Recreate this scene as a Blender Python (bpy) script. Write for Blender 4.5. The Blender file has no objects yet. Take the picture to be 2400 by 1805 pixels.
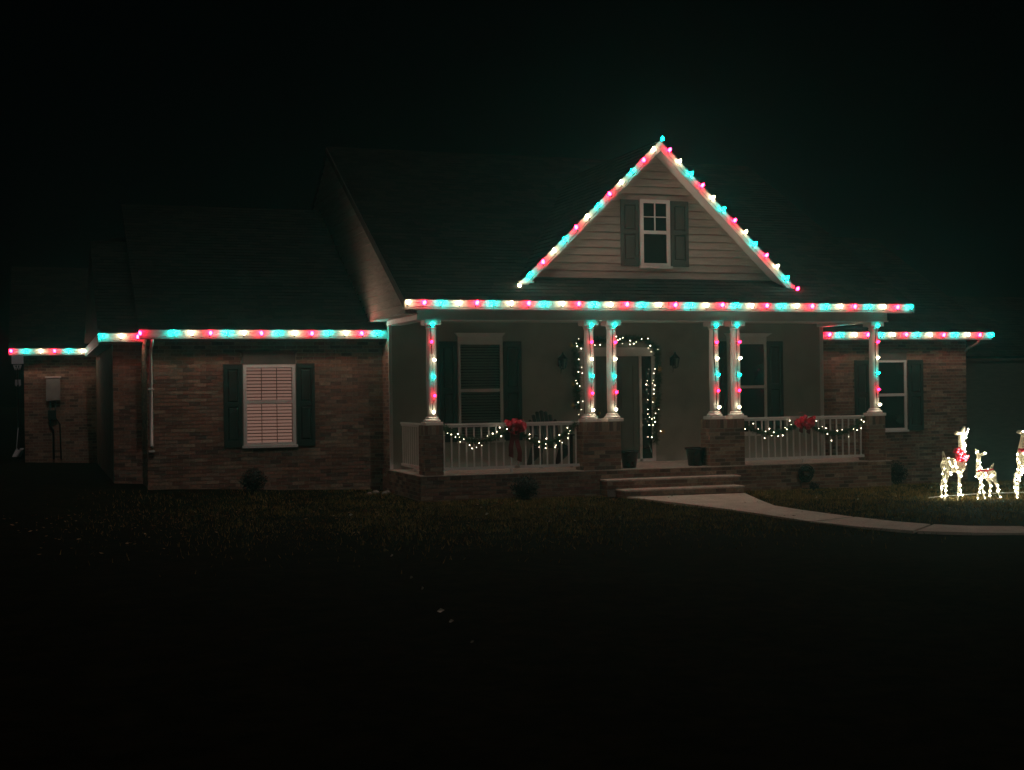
import bpy, bmesh, math, random
import numpy as np
from mathutils import Vector, Matrix
random.seed(7)
rs = np.random.RandomState(7)
scene = bpy.context.scene
COL = scene.collection
R = math.radians

# ------------------------------------------------------------------ camera
YAW, PITCH, ROLL = R(19), R(.24), R(.75)
CAM = Vector((-6.3, -22.5, 1.905))
FW = Vector((math.sin(YAW)*math.cos(PITCH), math.cos(YAW)*math.cos(PITCH), math.sin(PITCH)))
R0 = Vector((math.cos(YAW), -math.sin(YAW), 0)); U0 = R0.cross(FW)
RT = R0*math.cos(ROLL) - U0*math.sin(ROLL)
UP = U0*math.cos(ROLL) + R0*math.sin(ROLL)
cd = bpy.data.cameras.new('camera'); cam = bpy.data.objects.new('camera', cd); COL.objects.link(cam)
m = Matrix.Identity(4)
for i in range(3):
    m[i][0] = RT[i]; m[i][1] = UP[i]; m[i][2] = -FW[i]; m[i][3] = CAM[i]
cam.matrix_world = m
cd.sensor_width = 36; cd.lens = 48; cd.clip_end = 600; cd.clip_start = .05
scene.camera = cam

# ------------------------------------------------------------------ world, faint added fill light, exposure
w = bpy.data.worlds.new('World'); scene.world = w; w.use_nodes = True
nt = w.node_tree; bg = nt.nodes['Background']
sky = nt.nodes.new('ShaderNodeTexSky'); sky.sky_type = 'NISHITA'; sky.sun_disc = False
SD = Vector((-.02, -.70, .80)).normalized()      # towards the light
sky.sun_elevation = math.asin(SD.z); sky.sun_rotation = math.atan2(SD.x, SD.y)
nt.links.new(sky.outputs[0], bg.inputs[0]); bg.inputs[1].default_value = 0.00006
sd = bpy.data.lights.new('street_fill', 'SUN'); sd.energy = .21; sd.angle = R(1.2); sd.color = (1, .84, .76)  # weak warm sun lamp, added in place of an unseen street light
so = bpy.data.objects.new('street_fill', sd); COL.objects.link(so)
so.rotation_euler = SD.to_track_quat('Z', 'Y').to_euler()
vs = scene.view_settings; vs.view_transform = 'Standard'; vs.look = 'None'; vs.exposure = 0; vs.gamma = 1; vs.use_curve_mapping = False
cy = scene.cycles; cy.use_denoising = True; cy.max_bounces = 6; cy.diffuse_bounces = 3; cy.glossy_bounces = 3
cy.transparent_max_bounces = 8; cy.volume_bounces = 1; cy.sample_clamp_indirect = 3; cy.caustics_reflective = False; cy.caustics_refractive = False

def at(px, py, Y):            # the point of the upright plane y = Y that the photograph shows at a pixel
    d = FW + RT*((px-1200)/3200) - UP*((py-902.5)/3200)
    return CAM + d*((Y-CAM.y)/d.y)

# ------------------------------------------------------------------ materials
def nodes(name):
    mt = bpy.data.materials.new(name); mt.use_nodes = True
    n = mt.node_tree.nodes; return mt, n, mt.node_tree.links, n['Principled BSDF']

def mat(name, col, rough=.6, var=.12, scale=8, bump=.15, bscale=60, metal=0, spec=.4, stretch=None, dirt=0):
    mt, n, l, b = nodes(name)
    b.inputs['Roughness'].default_value = rough; b.inputs['Metallic'].default_value = metal
    b.inputs['Specular IOR Level'].default_value = spec
    tc = n.new('ShaderNodeTexCoord'); src = tc.outputs['Object']
    if stretch:
        mp = n.new('ShaderNodeMapping'); mp.inputs['Scale'].default_value = stretch
        l.new(src, mp.inputs[0]); src = mp.outputs[0]
    nz = n.new('ShaderNodeTexNoise'); nz.inputs['Scale'].default_value = scale; nz.inputs['Detail'].default_value = 6
    l.new(src, nz.inputs['Vector'])
    cr = n.new('ShaderNodeValToRGB')
    a = [max(0, c*(1-var*1.6)) for c in col]; z = [min(1, c*(1+var)) for c in col]
    cr.color_ramp.elements[0].position = .3; cr.color_ramp.elements[0].color = (*a, 1)
    cr.color_ramp.elements[1].position = .7; cr.color_ramp.elements[1].color = (*z, 1)
    l.new(nz.outputs['Fac'], cr.inputs[0]); out = cr.outputs[0]
    if dirt:
        n2 = n.new('ShaderNodeTexNoise'); n2.inputs['Scale'].default_value = 2.3; n2.inputs['Detail'].default_value = 8
        l.new(src, n2.inputs['Vector'])
        r2 = n.new('ShaderNodeValToRGB'); r2.color_ramp.elements[0].position = .35; r2.color_ramp.elements[1].position = .65
        r2.color_ramp.elements[0].color = (1-dirt, 1-dirt, 1-dirt*1.1, 1)
        mx = n.new('ShaderNodeMixRGB'); mx.blend_type = 'MULTIPLY'; mx.inputs[0].default_value = 1
        l.new(n2.outputs['Fac'], r2.inputs[0]); l.new(out, mx.inputs[1]); l.new(r2.outputs[0], mx.inputs[2]); out = mx.outputs[0]
    l.new(out, b.inputs['Base Color'])
    if bump:
        n3 = n.new('ShaderNodeTexNoise'); n3.inputs['Scale'].default_value = bscale; n3.inputs['Detail'].default_value = 4
        l.new(src, n3.inputs['Vector'])
        bp = n.new('ShaderNodeBump'); bp.inputs['Strength'].default_value = bump; bp.inputs['Distance'].default_value = .01
        l.new(n3.outputs['Fac'], bp.inputs['Height']); l.new(bp.outputs[0], b.inputs['Normal'])
    return mt

def emit(name, col, strength, base=(.6, .6, .6), sample=True):
    mt, n, l, b = nodes(name)
    b.inputs['Base Color'].default_value = (*base, 1); b.inputs['Roughness'].default_value = .3
    b.inputs['Emission Color'].default_value = (*col, 1); b.inputs['Emission Strength'].default_value = strength
    mt.cycles.emission_sampling = 'AUTO' if sample else 'NONE'
    return mt

M = {}
M['trim'] = mat('white_trim_paint', (.72, .71, .68), .45, .05, 3, .05, dirt=.12)
M['gutter'] = mat('white_gutter_metal', (.36, .36, .35), .6, .04, 5, .12, 9, dirt=.08, spec=.15)
M['dark_trim'] = mat('unlit_trim', (.11, .105, .095), .6, .1, 4, .1, dirt=.2, spec=.1)  # white trim darkened in its colour where it should look unlit
M['column'] = mat('column_paint', (.60, .59, .56), .6, .05, 4, .06, dirt=.12)
M['siding'] = mat('beige_lap_siding', (.47, .435, .375), .55, .1, 4, .25, 40, stretch=(1, 1, 9), dirt=.15)
M['porch_wall'] = mat('taupe_porch_wall', (.36, .36, .31), .6, .06, 2.5, .12, 30, dirt=.14)
M['ceiling'] = mat('porch_ceiling_paint', (.55, .55, .5), .6, .05, 3, .08)
M['mortar'] = mat('mortar', (.30, .27, .23), .95, .15, 30, .4, 90)
bc = [(.30, .165, .12), (.22, .12, .09), (.40, .29, .21), (.29, .21, .16), (.15, .095, .075), (.34, .20, .14)]
M['bricks'] = [mat('brick_%s' % nm, c, .9, .22, 22, .5, 120, dirt=.3) for nm, c in
               zip(('red', 'dark_red', 'tan', 'brown', 'burnt', 'orange'), bc)]
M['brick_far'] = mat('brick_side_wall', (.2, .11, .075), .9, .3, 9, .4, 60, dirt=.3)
M['cap_stone'] = mat('cast_stone_tread', (.62, .50, .44), .85, .18, 14, .4, 70, dirt=.25)
M['shingle'] = [mat('shingle_%s' % nm, c, .95, .3, 40, .6, 150, spec=.03) for nm, c in
                zip(('grey', 'brown', 'dark'), ((.026, .025, .023), (.036, .031, .026), (.018, .018, .017)))]
M['shutter'] = mat('green_shutter_paint', (.028, .045, .04), .32, .1, 4, .08, spec=.5)
M['gable_shutter'] = mat('grey_green_shutter_paint', (.085, .10, .09), .35, .1, 4, .08, spec=.5)
M['black'] = mat('black_metal', (.012, .014, .013), .4, .2, 8, .1)
M['pot'] = mat('black_glazed_pot', (.012, .016, .014), .25, .2, 8, .05)
M['soil'] = mat('potting_soil', (.02, .015, .01), 1, .3, 40, .6)
M['concrete'] = mat('concrete_walk', (.66, .57, .49), .9, .1, 18, .3, 90, dirt=.22)
M['lawn'] = mat('lawn_soil', (.013, .010, .004), 1, .4, 6, .7, 60, spec=.02, dirt=.4)
M['grass'] = [mat('grass_%s' % nm, c, .9, .3, 3, 0, spec=.06) for nm, c in
              zip(('straw', 'olive', 'green'), ((.38, .27, .10), (.22, .165, .05), (.08, .085, .022)))]
M['green_wire'] = mat('dark_cord', (.012, .02, .014), .5, .1, 8, 0)
M['white_wire'] = mat('pale_cord', (.6, .6, .55), .5, .1, 8, 0)
M['socket'] = mat('bulb_socket', (.015, .03, .02), .5, .1, 8, 0)
M['pine'] = [mat('garland_%s' % nm, c, .7, .3, 30, 0) for nm, c in zip(('green', 'dark'), ((.045, .095, .035), (.02, .05, .022)))]
M['leaf'] = [mat('shrub_leaf_%s' % nm, c, .6, .3, 10, 0) for nm, c in zip(('green', 'dark'), ((.009, .014, .007), (.006, .009, .005)))]
M['bark'] = mat('bark', (.05, .035, .025), .95, .3, 20, .6, 50, stretch=(1, 1, .3))
M['ribbon'] = mat('red_velvet_ribbon', (.70, .010, .05), .55, .2, 14, .3, 60)
M['ribbon_dark'] = mat('red_ribbon_tail', (.16, .006, .014), .6, .2, 14, .3, 60)
M['gold'] = mat('gold_foil', (.7, .48, .2), .35, .15, 20, .1, metal=.7)
M['door'] = mat('grey_green_door_paint', (.15, .165, .145), .4, .08, 4, .08, spec=.5)
M['dark'] = mat('dark_room', (.012, .013, .012), .9, .2, 3, 0)
M['screen'] = mat('dark_window_glass', (.012, .02, .017), .12, .2, 2, .03, 3, spec=.6)
M['blind'] = mat('closed_blind', (.80, .78, .70), .5, .05, 4, 0)
M['meter'] = mat('grey_meter_box', (.30, .30, .28), .5, .1, 6, .1)
M['hose'] = mat('dark_garden_hose', (.010, .022, .014), .35, .2, 9, 0)
M['chair'] = mat('dark_porch_chair', (.014, .016, .014), .45, .2, 9, .1)
M['stone'] = mat('pale_river_stone', (.34, .31, .27), .8, .3, 12, .4)
M['pale_leaf'] = mat('pale_dry_leaf', (.75, .72, .62), .7, .2, 12, .2)
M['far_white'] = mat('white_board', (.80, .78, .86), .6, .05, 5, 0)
M['red'] = emit('red_bulb_glass', (1, .006, .045), 200, (.4, .02, .05))
M['teal'] = emit('teal_bulb_glass', (.0005, .80, .66), 165, (.02, .3, .25))
M['cream'] = emit('cream_bulb_glass', (1, .80, .48), 90, (.6, .5, .3))
M['mini'] = emit('warm_mini_bulb', (1, .80, .56), 15, (.7, .7, .6))
M['deer_mini'] = emit('deer_mini_bulb', (1, .88, .64), 170, (.7, .7, .6))
M['red_mini'] = emit('red_mini_bulb', (1, .10, .14), 9, (.7, .1, .1))
M['lit_slat'] = emit('lit_blind_slat', (1, .50, .40), .24, (.34, .24, .20), False)
M['lit_gap'] = emit('lit_room_behind', (1, .16, .10), .022, (.05, .03, .02), False)
def translucent_mat():
    mt, n, l, b = nodes('deer_mesh_fabric')
    b.inputs['Base Color'].default_value = (.80, .76, .60, 1); b.inputs['Roughness'].default_value = .6
    tr = n.new('ShaderNodeBsdfTranslucent'); tr.inputs[0].default_value = (.9, .85, .66, 1)
    tp = n.new('ShaderNodeBsdfTransparent')
    mx = n.new('ShaderNodeMixShader'); mx.inputs[0].default_value = .35
    m2 = n.new('ShaderNodeMixShader')
    tc = n.new('ShaderNodeTexCoord'); v = n.new('ShaderNodeTexVoronoi'); v.feature = 'DISTANCE_TO_EDGE'; v.inputs['Scale'].default_value = 24
    cr = n.new('ShaderNodeValToRGB'); cr.color_ramp.elements[0].position = .16; cr.color_ramp.elements[1].position = .24
    cr.color_ramp.elements[0].color = (0, 0, 0, 1); cr.color_ramp.elements[1].color = (.55, .55, .55, 1)
    l.new(tc.outputs['Object'], v.inputs['Vector']); l.new(v.outputs['Distance'], cr.inputs[0])
    l.new(b.outputs[0], mx.inputs[1]); l.new(tr.outputs[0], mx.inputs[2])
    l.new(cr.outputs[0], m2.inputs[0]); l.new(mx.outputs[0], m2.inputs[1]); l.new(tp.outputs[0], m2.inputs[2])
    l.new(m2.outputs[0], n['Material Output'].inputs[0]); return mt
M['deer'] = translucent_mat()
def glass_mat():
    mt, n, l, b = nodes('window_glass')
    tp = n.new('ShaderNodeBsdfTransparent'); tp.inputs[0].default_value = (.85, .9, .88, 1)
    gl = n.new('ShaderNodeBsdfGlossy'); gl.inputs['Roughness'].default_value = .03
    fr = n.new('ShaderNodeFresnel'); fr.inputs[0].default_value = 1.5
    mx = n.new('ShaderNodeMixShader'); l.new(fr.outputs[0], mx.inputs[0]); l.new(tp.outputs[0], mx.inputs[1]); l.new(gl.outputs[0], mx.inputs[2])
    l.new(mx.outputs[0], n['Material Output'].inputs[0]); return mt
M['glass'] = glass_mat()

# ------------------------------------------------------------------ builders
def thing(name, label, cat, loc=(0, 0, 0), group=None):
    o = bpy.data.objects.new(name, None); COL.objects.link(o); o.location = loc; o.empty_display_size = .2
    tag(o, label, cat, group); return o
def tag(o, label=None, cat=None, group=None, kind=None):
    if label: o['label'] = label
    if cat: o['category'] = cat
    if group: o['group'] = group
    if kind: o['kind'] = kind
    return o
def root_of(p):
    while p.parent: p = p.parent
    return p
def link(name, me, parent=None, loc=None):
    """links a mesh whose vertices are in world coordinates (loc None) or local about loc (world)"""
    o = bpy.data.objects.new(name, me); COL.objects.link(o)
    base = Vector((0, 0, 0))
    if parent is not None:
        o.parent = parent; q = parent; 
        while q: base = base + q.location; q = q.parent
    o.location = (Vector(loc) if loc is not None else Vector((0, 0, 0))) - base
    return o

class MB:
    def __init__(s): s.v = []; s.f = []; s.mi = []; s.sm = []
    def add(s, vs, fs, mi=0, sm=False):
        k = len(s.v); s.v += [tuple(v) for v in vs]
        for f in fs: s.f.append([k+i for i in f]); s.mi.append(mi); s.sm.append(sm)
        return s
    def box(s, a, b, mi=0):
        x0, y0, z0 = a; x1, y1, z1 = b
        vs = [(x0,y0,z0),(x1,y0,z0),(x1,y1,z0),(x0,y1,z0),(x0,y0,z1),(x1,y0,z1),(x1,y1,z1),(x0,y1,z1)]
        return s.add(vs, [(0,3,2,1),(4,5,6,7),(0,1,5,4),(1,2,6,5),(2,3,7,6),(3,0,4,7)], mi)
    def prism(s, poly, d, mi=0):        # poly: 3D points of one face, extruded by d
        n = len(poly); d = Vector(d)
        vs = [Vector(p) for p in poly] + [Vector(p)+d for p in poly]
        fs = [list(range(n))[::-1], list(range(n, 2*n))] + [(i, (i+1) % n, n+(i+1) % n, n+i) for i in range(n)]
        return s.add(vs, fs, mi)
    def tube(s, pts, r, seg=6, mi=0, cap=True):
        pts = [Vector(p) for p in pts]; n = len(pts); rr = r if isinstance(r, (list, tuple)) else [r]*n
        vs = []; ref = None
        for i, p in enumerate(pts):
            t = (pts[min(i+1, n-1)] - pts[max(i-1, 0)]).normalized()
            if ref is None: ref = t.orthogonal().normalized()
            ref = (ref - t*ref.dot(t)); ref = ref.normalized() if ref.length > 1e-6 else t.orthogonal().normalized()
            b = t.cross(ref)
            for k in range(seg):
                a = 2*math.pi*k/seg; vs.append(p + (ref*math.cos(a) + b*math.sin(a))*rr[i])
        fs = [(i*seg+k, i*seg+(k+1) % seg, (i+1)*seg+(k+1) % seg, (i+1)*seg+k) for i in range(n-1) for k in range(seg)]
        if cap: fs += [list(range(seg))[::-1], [(n-1)*seg+k for k in range(seg)]]
        return s.add(vs, fs, mi, True)
    def lathe(s, prof, c=(0, 0, 0), seg=16, mi=0, sm=True):
        vs = [(c[0]+r*math.cos(2*math.pi*k/seg), c[1]+r*math.sin(2*math.pi*k/seg), c[2]+z) for r, z in prof for k in range(seg)]
        n = len(prof)
        fs = [(i*seg+k, i*seg+(k+1) % seg, (i+1)*seg+(k+1) % seg, (i+1)*seg+k) for i in range(n-1) for k in range(seg)]
        fs += [list(range(seg))[::-1], [(n-1)*seg+k for k in range(seg)]]
        return s.add(vs, fs, mi, sm)
    def mesh(s, name, mats):
        me = bpy.data.meshes.new(name); me.from_pydata(s.v, [], s.f)
        for mm in (mats if isinstance(mats, (list, tuple)) else [mats]): me.materials.append(mm)
        me.polygons.foreach_set('material_index', s.mi); me.polygons.foreach_set('use_smooth', s.sm); me.update(); return me
    def build(s, name, mats, parent=None, loc=None): return link(name, s.mesh(name, mats), parent, loc)

def bevelled(o, wdt=.006, seg=2):
    md = o.modifiers.new('bevel', 'BEVEL'); md.width = wdt; md.segments = seg; md.limit_method = 'ANGLE'; return o

def ground_z(x, y):
    x = max(-12, min(18, x)); yy = max(0, min(3, y))
    return .045 - .007*x - .011*(x-1)*yy

F = .487           # porch floor
# ------------------------------------------------------------------ setting: ground, walk, haze
def ground():
    xs = np.concatenate([np.linspace(-160, -14, 8), np.linspace(-12, 20, 90), np.linspace(24, 170, 8)])
    ys = np.concatenate([np.linspace(-60, -16, 8), np.linspace(-14, 6, 70), np.linspace(8, 180, 10)])
    vs = [(x, y, ground_z(x, y) + (.012*math.sin(x*2.1+y)*math.cos(y*1.7-x*.6) if -14 < y < 6 else 0)) for y in ys for x in xs]
    nx = len(xs)
    fs = [(j*nx+i, j*nx+i+1, (j+1)*nx+i+1, (j+1)*nx+i) for j in range(len(ys)-1) for i in range(nx-1)]
    b = MB(); b.add(vs, fs, 0, True); o = b.build('lawn', M['lawn']); tag(o, kind='structure'); return o
ground()
walkL = [(3.2, -.90), (3.45, -2.4), (3.62, -3.7), (3.68, -4.6), (3.72, -6.0), (3.92, -6.9), (4.25, -7.6), (4.8, -8.1), (5.5, -8.45), (7.5, -8.9), (12, -9.3)]
walkR = [(5.48, -.90), (4.95, -2.4), (4.60, -3.5), (4.58, -4.5), (4.65, -5.6), (4.78, -6.4), (4.98, -6.95), (5.3, -7.35), (5.9, -7.65), (7.6, -7.9), (12, -8.3)]
def walkway():
    def slab(a, b, name):
        mb = MB(); vs = []; n = len(a)
        for p, q in zip(a, b):
            for (x, y) in (p, q): vs.append((x, y, ground_z(x, y)+.028))
        for p, q in zip(a, b):
            for (x, y) in (p, q): vs.append((x, y, ground_z(x, y)-.06))
        fs = []
        for i in range(n-1):
            k = 2*i; fs.append((k, k+1, k+3, k+2)); o_ = 2*n
            fs += [(k, k+2, o_+k+2, o_+k), (k+1, o_+k+1, o_+k+3, k+3)]
        e = 2*(n-1); fs += [(0, 2*n, 2*n+1, 1), (e, e+1, 2*n+e+1, 2*n+e)]
        mb.add(vs, fs); return mb
    root = slab(walkL[:5], walkR[:5], 'walk').build('walkway', M['concrete']); tag(root, kind='structure')
    for a, b in ((4, 6), (6, 8), (8, 10)):
        L = [list(p) for p in walkL[a:min(b+1, 11)]]; Rr = [list(p) for p in walkR[a:min(b+1, 11)]]
        for Z in (L, Rr):
            dx, dy = Z[1][0]-Z[0][0], Z[1][1]-Z[0][1]; h = math.hypot(dx, dy); Z[0][0] += dx/h*.05; Z[0][1] += dy/h*.05
        slab(L, Rr, 's').build('slab', M['concrete'], root)
walkway()

def grass():
    N = 190000
    x = rs.uniform(-9, 15, N); y = -9.5 + 12.0*rs.beta(2.6, 1.6, N)
    keep = np.ones(N, bool)
    keep &= ~((x > -.35) & (x < 9.05) & (y > -.24))
    keep &= ~((x > -4.6) & (x < -.2) & (y > 2.5)) & ~((x > 8.9) & (y > 2.45)) & ~((x < -4.5) & (y > 3.8))
    keep &= ~((x > 2.95) & (x < 5.65) & (y > -.9))
    wl = np.array(walkL); wr = np.array(walkR)
    xl = np.interp(-y, -wl[:, 1], wl[:, 0], left=9e9); xr = np.interp(-y, -wr[:, 1], wr[:, 0])
    keep &= ~((x > xl-.02) & (x < np.where(y < -8.35, 99, xr)+.02) & (y < -.9))
    clump = np.sin(x*3.1+np.sin(y*2.3)*2)*np.cos(y*2.7+np.sin(x*1.9)) 
    keep &= rs.rand(N) < (.72+.28*clump)*np.clip((y+9.5)/4.5, 0, 1)*np.clip((x+6.5)/7, 0, 1)**1.5
    x, y = x[keep], y[keep]; n = len(x)
    xx = np.clip(x, -12, 18); yy = np.clip(y, 0, 3); z = .045-.007*xx-.011*(xx-1)*yy-.004
    h = rs.uniform(.025, .065, n)*(1+.3*clump[keep]); a = rs.uniform(0, 2*np.pi, n); wd = rs.uniform(.003, .007, n)
    lx = rs.normal(0, .022, n); ly = rs.normal(0, .022, n)
    P = np.empty((n, 3, 3))
    P[:, 0] = np.stack([x-wd*np.cos(a), y-wd*np.sin(a), z], 1); P[:, 1] = np.stack([x+wd*np.cos(a), y+wd*np.sin(a), z], 1)
    P[:, 2] = np.stack([x+lx, y+ly, z+h], 1)
    me = bpy.data.meshes.new('grass'); me.vertices.add(n*3); me.loops.add(n*3); me.polygons.add(n)
    me.vertices.foreach_set('co', P.ravel()); me.loops.foreach_set('vertex_index', np.arange(n*3, dtype=np.int32))
    me.polygons.foreach_set('loop_start', np.arange(0, n*3, 3, dtype=np.int32))
    for g in M['grass']: me.materials.append(g)
    r = rs.rand(n); me.polygons.foreach_set('material_index', np.where(r < .35, 0, np.where(r < .8, 1, 2)).astype(np.int32))
    me.update(calc_edges=True); me.validate()
    tag(link('grass', me), 'short dormant lawn grass around the porch and walkway', 'grass', kind='stuff')
grass()

hz = MB(); hz.box((-40, -26, -2), (60, 26, 10.5))
hm, hn, hl, hb = nodes('bulb_glow_mist'); hn.remove(hb)
pv = hn.new('ShaderNodeVolumePrincipled'); pv.inputs['Color'].default_value = (.30, .95, .92, 1)  # mist added for glow round the bulbs, tinted teal to colour that glow
pv.inputs['Density'].default_value = .0030; pv.inputs['Anisotropy'].default_value = .82
hl.new(pv.outputs[0], hn['Material Output'].inputs['Volume'])
tag(hz.build('haze', hm), kind='stuff')

# ------------------------------------------------------------------ HOUSE
house = thing('brick_house', 'single storey brick house with gabled front porch and coloured holiday lights', 'house', (4.41, 2.0, 0))
BR_UNIT = []
for i, bm_ in enumerate(M['bricks']):
    b_ = MB(); b_.box((-.5, 0, -.5), (.5, 1, .5)); BR_UNIT.append(b_.mesh('brick', bm_))
loose = MB(); n_ind = [0]
def brickwork(o0, u, nrm, L, z0, z1, holes=(), own=None, soldier=0, parent=None, proud=.009):
    """courses on a wall: o0 start point at the face, u direction along, nrm outward; own -> separate bricks"""
    u = Vector((*u, 0)).normalized(); nrm = Vector((*nrm, 0)).normalized(); o0 = Vector((*o0, 0))
    ang = math.atan2(u.y, u.x)
    def put(ua, ub, za, zb):
        c = o0 + u*((ua+ub)/2); j = random.uniform(-.0015, .0015)
        i = random.choices(range(6), (5, 4, 2, 3, 2, 3))[0]
        if own and n_ind[0] < 300:
            n_ind[0] += 1
            o = link('brick', BR_UNIT[i], parent or house, (c.x, c.y, (za+zb)/2)); 
            o.rotation_euler.z = ang if u.cross(nrm).z > 0 else ang  # box spans local +y
            back = u.cross(Vector((0, 0, 1)))                        # local -y
            s = 1 if back.dot(nrm) > 0 else -1
            o.scale = (ub-ua, -s*(proud+.02+j), zb-za)
            q = nrm*(-.02); o.location += q
        else:
            A = o0+u*ua; B = o0+u*ub; n1 = nrm*(proud+j); n0 = nrm*(-.02)
            vs = [A+n0, B+n0, B+n1, A+n1]
            vs = [Vector((p.x, p.y, za)) for p in vs] + [Vector((p.x, p.y, zb)) for p in vs]
            loose.add(vs, [(0,3,2,1),(4,5,6,7),(0,1,5,4),(1,2,6,5),(2,3,7,6),(3,0,4,7)], i)
    zt = z1 - soldier
    H = .0575; J = .0098; nc = max(1, round((zt-z0)/(H+J))); P = (zt-z0)/nc
    for k in range(nc):
        za = z0+k*P+J*.5; zb = za+P-J; off = 0 if k % 2 == 0 else -.103
        free = [(0, L)]
        for (h0, h1, hz0, hz1) in holes:
            if hz0 < (za+zb)/2 < hz1:
                nf = []
                for a, b in free:
                    if h1 <= a or h0 >= b: nf.append((a, b)); continue
                    if h0 > a: nf.append((a, h0))
                    if h1 < b: nf.append((h1, b))
                free = nf
        ua = off
        while ua < L:
            ub = ua+.196
            for a, b in free:
                p, q = max(ua, a), min(ub, b)
                if q-p > .025: put(p, q, za, zb)
            ua += .206
    if soldier:
        n = max(1, round(L/.068)); d = L/n
        for k in range(n): put(k*d+.004, (k+1)*d-.004, zt+J*.5, z1-.004)

# ---- pedestals of the porch (most visible bricks first: own objects)
PT = 1.335
peds = [(-.19, .13), (2.70, 3.41), (5.18, 5.88), (8.55, 8.90)]
for a, b in peds:
    p = MB(); p.box((a, -.18, F-.002), (b, .17, PT)); po = p.build('pedestal', M['mortar'], house)
    brickwork((a, -.18), (1, 0), (0, -1), b-a, F, PT, own=True, soldier=.17)
    brickwork((a, .17), (0, -1), (-1, 0), .35, F, PT, soldier=.17)
    brickwork((b, -.18), (0, 1), (1, 0), .35, F, PT, soldier=.17)
# ---- porch base
pb = MB(); pb.box((-.27, -.20, -.35), (9.0, 2.0, F-.019)); pb.build('porch_base', M['mortar'], house)
brickwork((-.27, -.20), (1, 0), (0, -1), 9.27, -.06, F-.020, own=True, holes=[(3.27, 5.88, -1, .325)])
brickwork((-.27, 2.5), (0, -1), (-1, 0), 2.70, .0, F-.020)
brickwork((9.0, -.20), (0, 1), (1, 0), 2.20, -.2, F-.020)
ps = MB(); ps.box((-.285, -.218, F-.018), (9.03, 2.0, F-.004)); ps.build('porch_floor', M['cap_stone'], house)
# ---- steps
st = MB()
for (x0, x1, y0, zt_) in ((2.99, 5.62, -.52, .325), (3.16, 5.50, -.88, .165)):
    s_ = MB(); s_.box((x0+.02, y0+.02, -.15), (x1-.02, -.2, zt_-.032)); so_ = s_.build('step', M['mortar'], house)
    brickwork((x0+.02, y0+.02), (1, 0), (0, -1), x1-x0-.04, zt_-.17, zt_-.034, parent=None)
    brickwork((x0+.02, -.2), (0, -1), (-1, 0), -.2-y0-.02, 0, zt_-.034)
    brickwork((x1-.02, y0+.02), (0, 1), (1, 0), -.2-y0-.02, 0, zt_-.034)
    t_ = MB(); t_.box((x0, y0, zt_-.032), (x1, -.212, zt_)); bevelled(t_.build('tread', M['cap_stone'], so_), .008)

# ---- walls
def wall(a, b, name='wall', mt='mortar', lab=None):
    q = MB(); q.box(a, b); o = q.build(name, M[mt], house)
    if lab: o['label'] = lab
    return o
WF = 2.0
def wall_holes(a, b, holes, mt='mortar', lab=None):
    q = MB(); (x0, y0, z0), (x1, y1, z1) = a, b; x = x0
    for (h0, h1, g0, g1) in sorted(holes):
        q.box((x, y0, z0), (h0, y1, z1)); q.box((h0, y0, z0), (h1, y1, g0)); q.box((h0, y0, g1), (h1, y1, z1)); x = h1
    q.box((x, y0, z0), (x1, y1, z1)); o = q.build('wall', M[mt], house)
    if lab: o['label'] = lab
    return o
wall_holes((-.24, WF, -.3), (8.90, WF+.2, 3.45), [(1.09, 1.91, 1.01, 2.80), (6.73, 7.55, 1.01, 2.80)], 'porch_wall', 'smooth taupe wall behind the porch')
wall((-.24, WF+.2, -.3), (-.04, 12, 3.3), mt='mortar')
wall((8.70, WF+.2, -.3), (8.90, 12, 3.3), mt='porch_wall')
wall_holes((-4.53, 2.55, -.3), (-.242, 2.75, 2.93), [(-2.81, -1.93, 1.0, 2.41)])
wall((-5.05, 3.90, -.3), (-4.532, 4.1, 2.93))
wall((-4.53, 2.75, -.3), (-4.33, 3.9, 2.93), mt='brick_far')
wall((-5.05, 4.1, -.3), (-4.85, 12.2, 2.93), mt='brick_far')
wall((-6.70, 12.2, -.3), (-5.052, 12.4, 2.93))
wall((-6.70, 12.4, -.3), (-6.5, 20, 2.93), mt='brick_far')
wall((8.905, 2.5, -.9), (12.81, 2.7, 2.93))
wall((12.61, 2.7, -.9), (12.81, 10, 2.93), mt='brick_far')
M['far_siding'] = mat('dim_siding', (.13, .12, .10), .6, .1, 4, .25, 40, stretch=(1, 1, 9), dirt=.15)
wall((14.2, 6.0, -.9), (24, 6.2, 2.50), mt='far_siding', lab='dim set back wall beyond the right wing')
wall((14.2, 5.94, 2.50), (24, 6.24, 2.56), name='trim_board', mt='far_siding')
# corner boards and thin trims
for (x0, x1, y0, y1) in ((-.262, -.20, WF-.02, WF-.001), (8.84, 8.915, WF-.02, WF-.001)):
    wall((x0, y0, F), (x1, y1, 3.2), name='corner_board', mt='trim')
WLX0, WLX1 = -2.84, -1.89
brickwork((-4.53, 2.55), (1, 0), (0, -1), 4.285, .02, 2.86, holes=[(-4.53*-1-2.86, 4.53-1.87, .95, 2.64)])
brickwork((-.24, 2.55), (0, -1), (-1, 0), .55, .02, 2.86)
brickwork((-5.05, 3.90), (1, 0), (0, -1), .515, .05, 2.86)
brickwork((-4.53, 3.9), (0, -1), (-1, 0), 1.35, .05, 2.86)
brickwork((-6.70, 12.2), (1, 0), (0, -1), 1.645, .15, 2.86)
brickwork((8.91, 2.5), (1, 0), (0, -1), 3.90, -.42, 2.86, holes=[(1.44, 2.34, .95, 2.47)])

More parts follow.
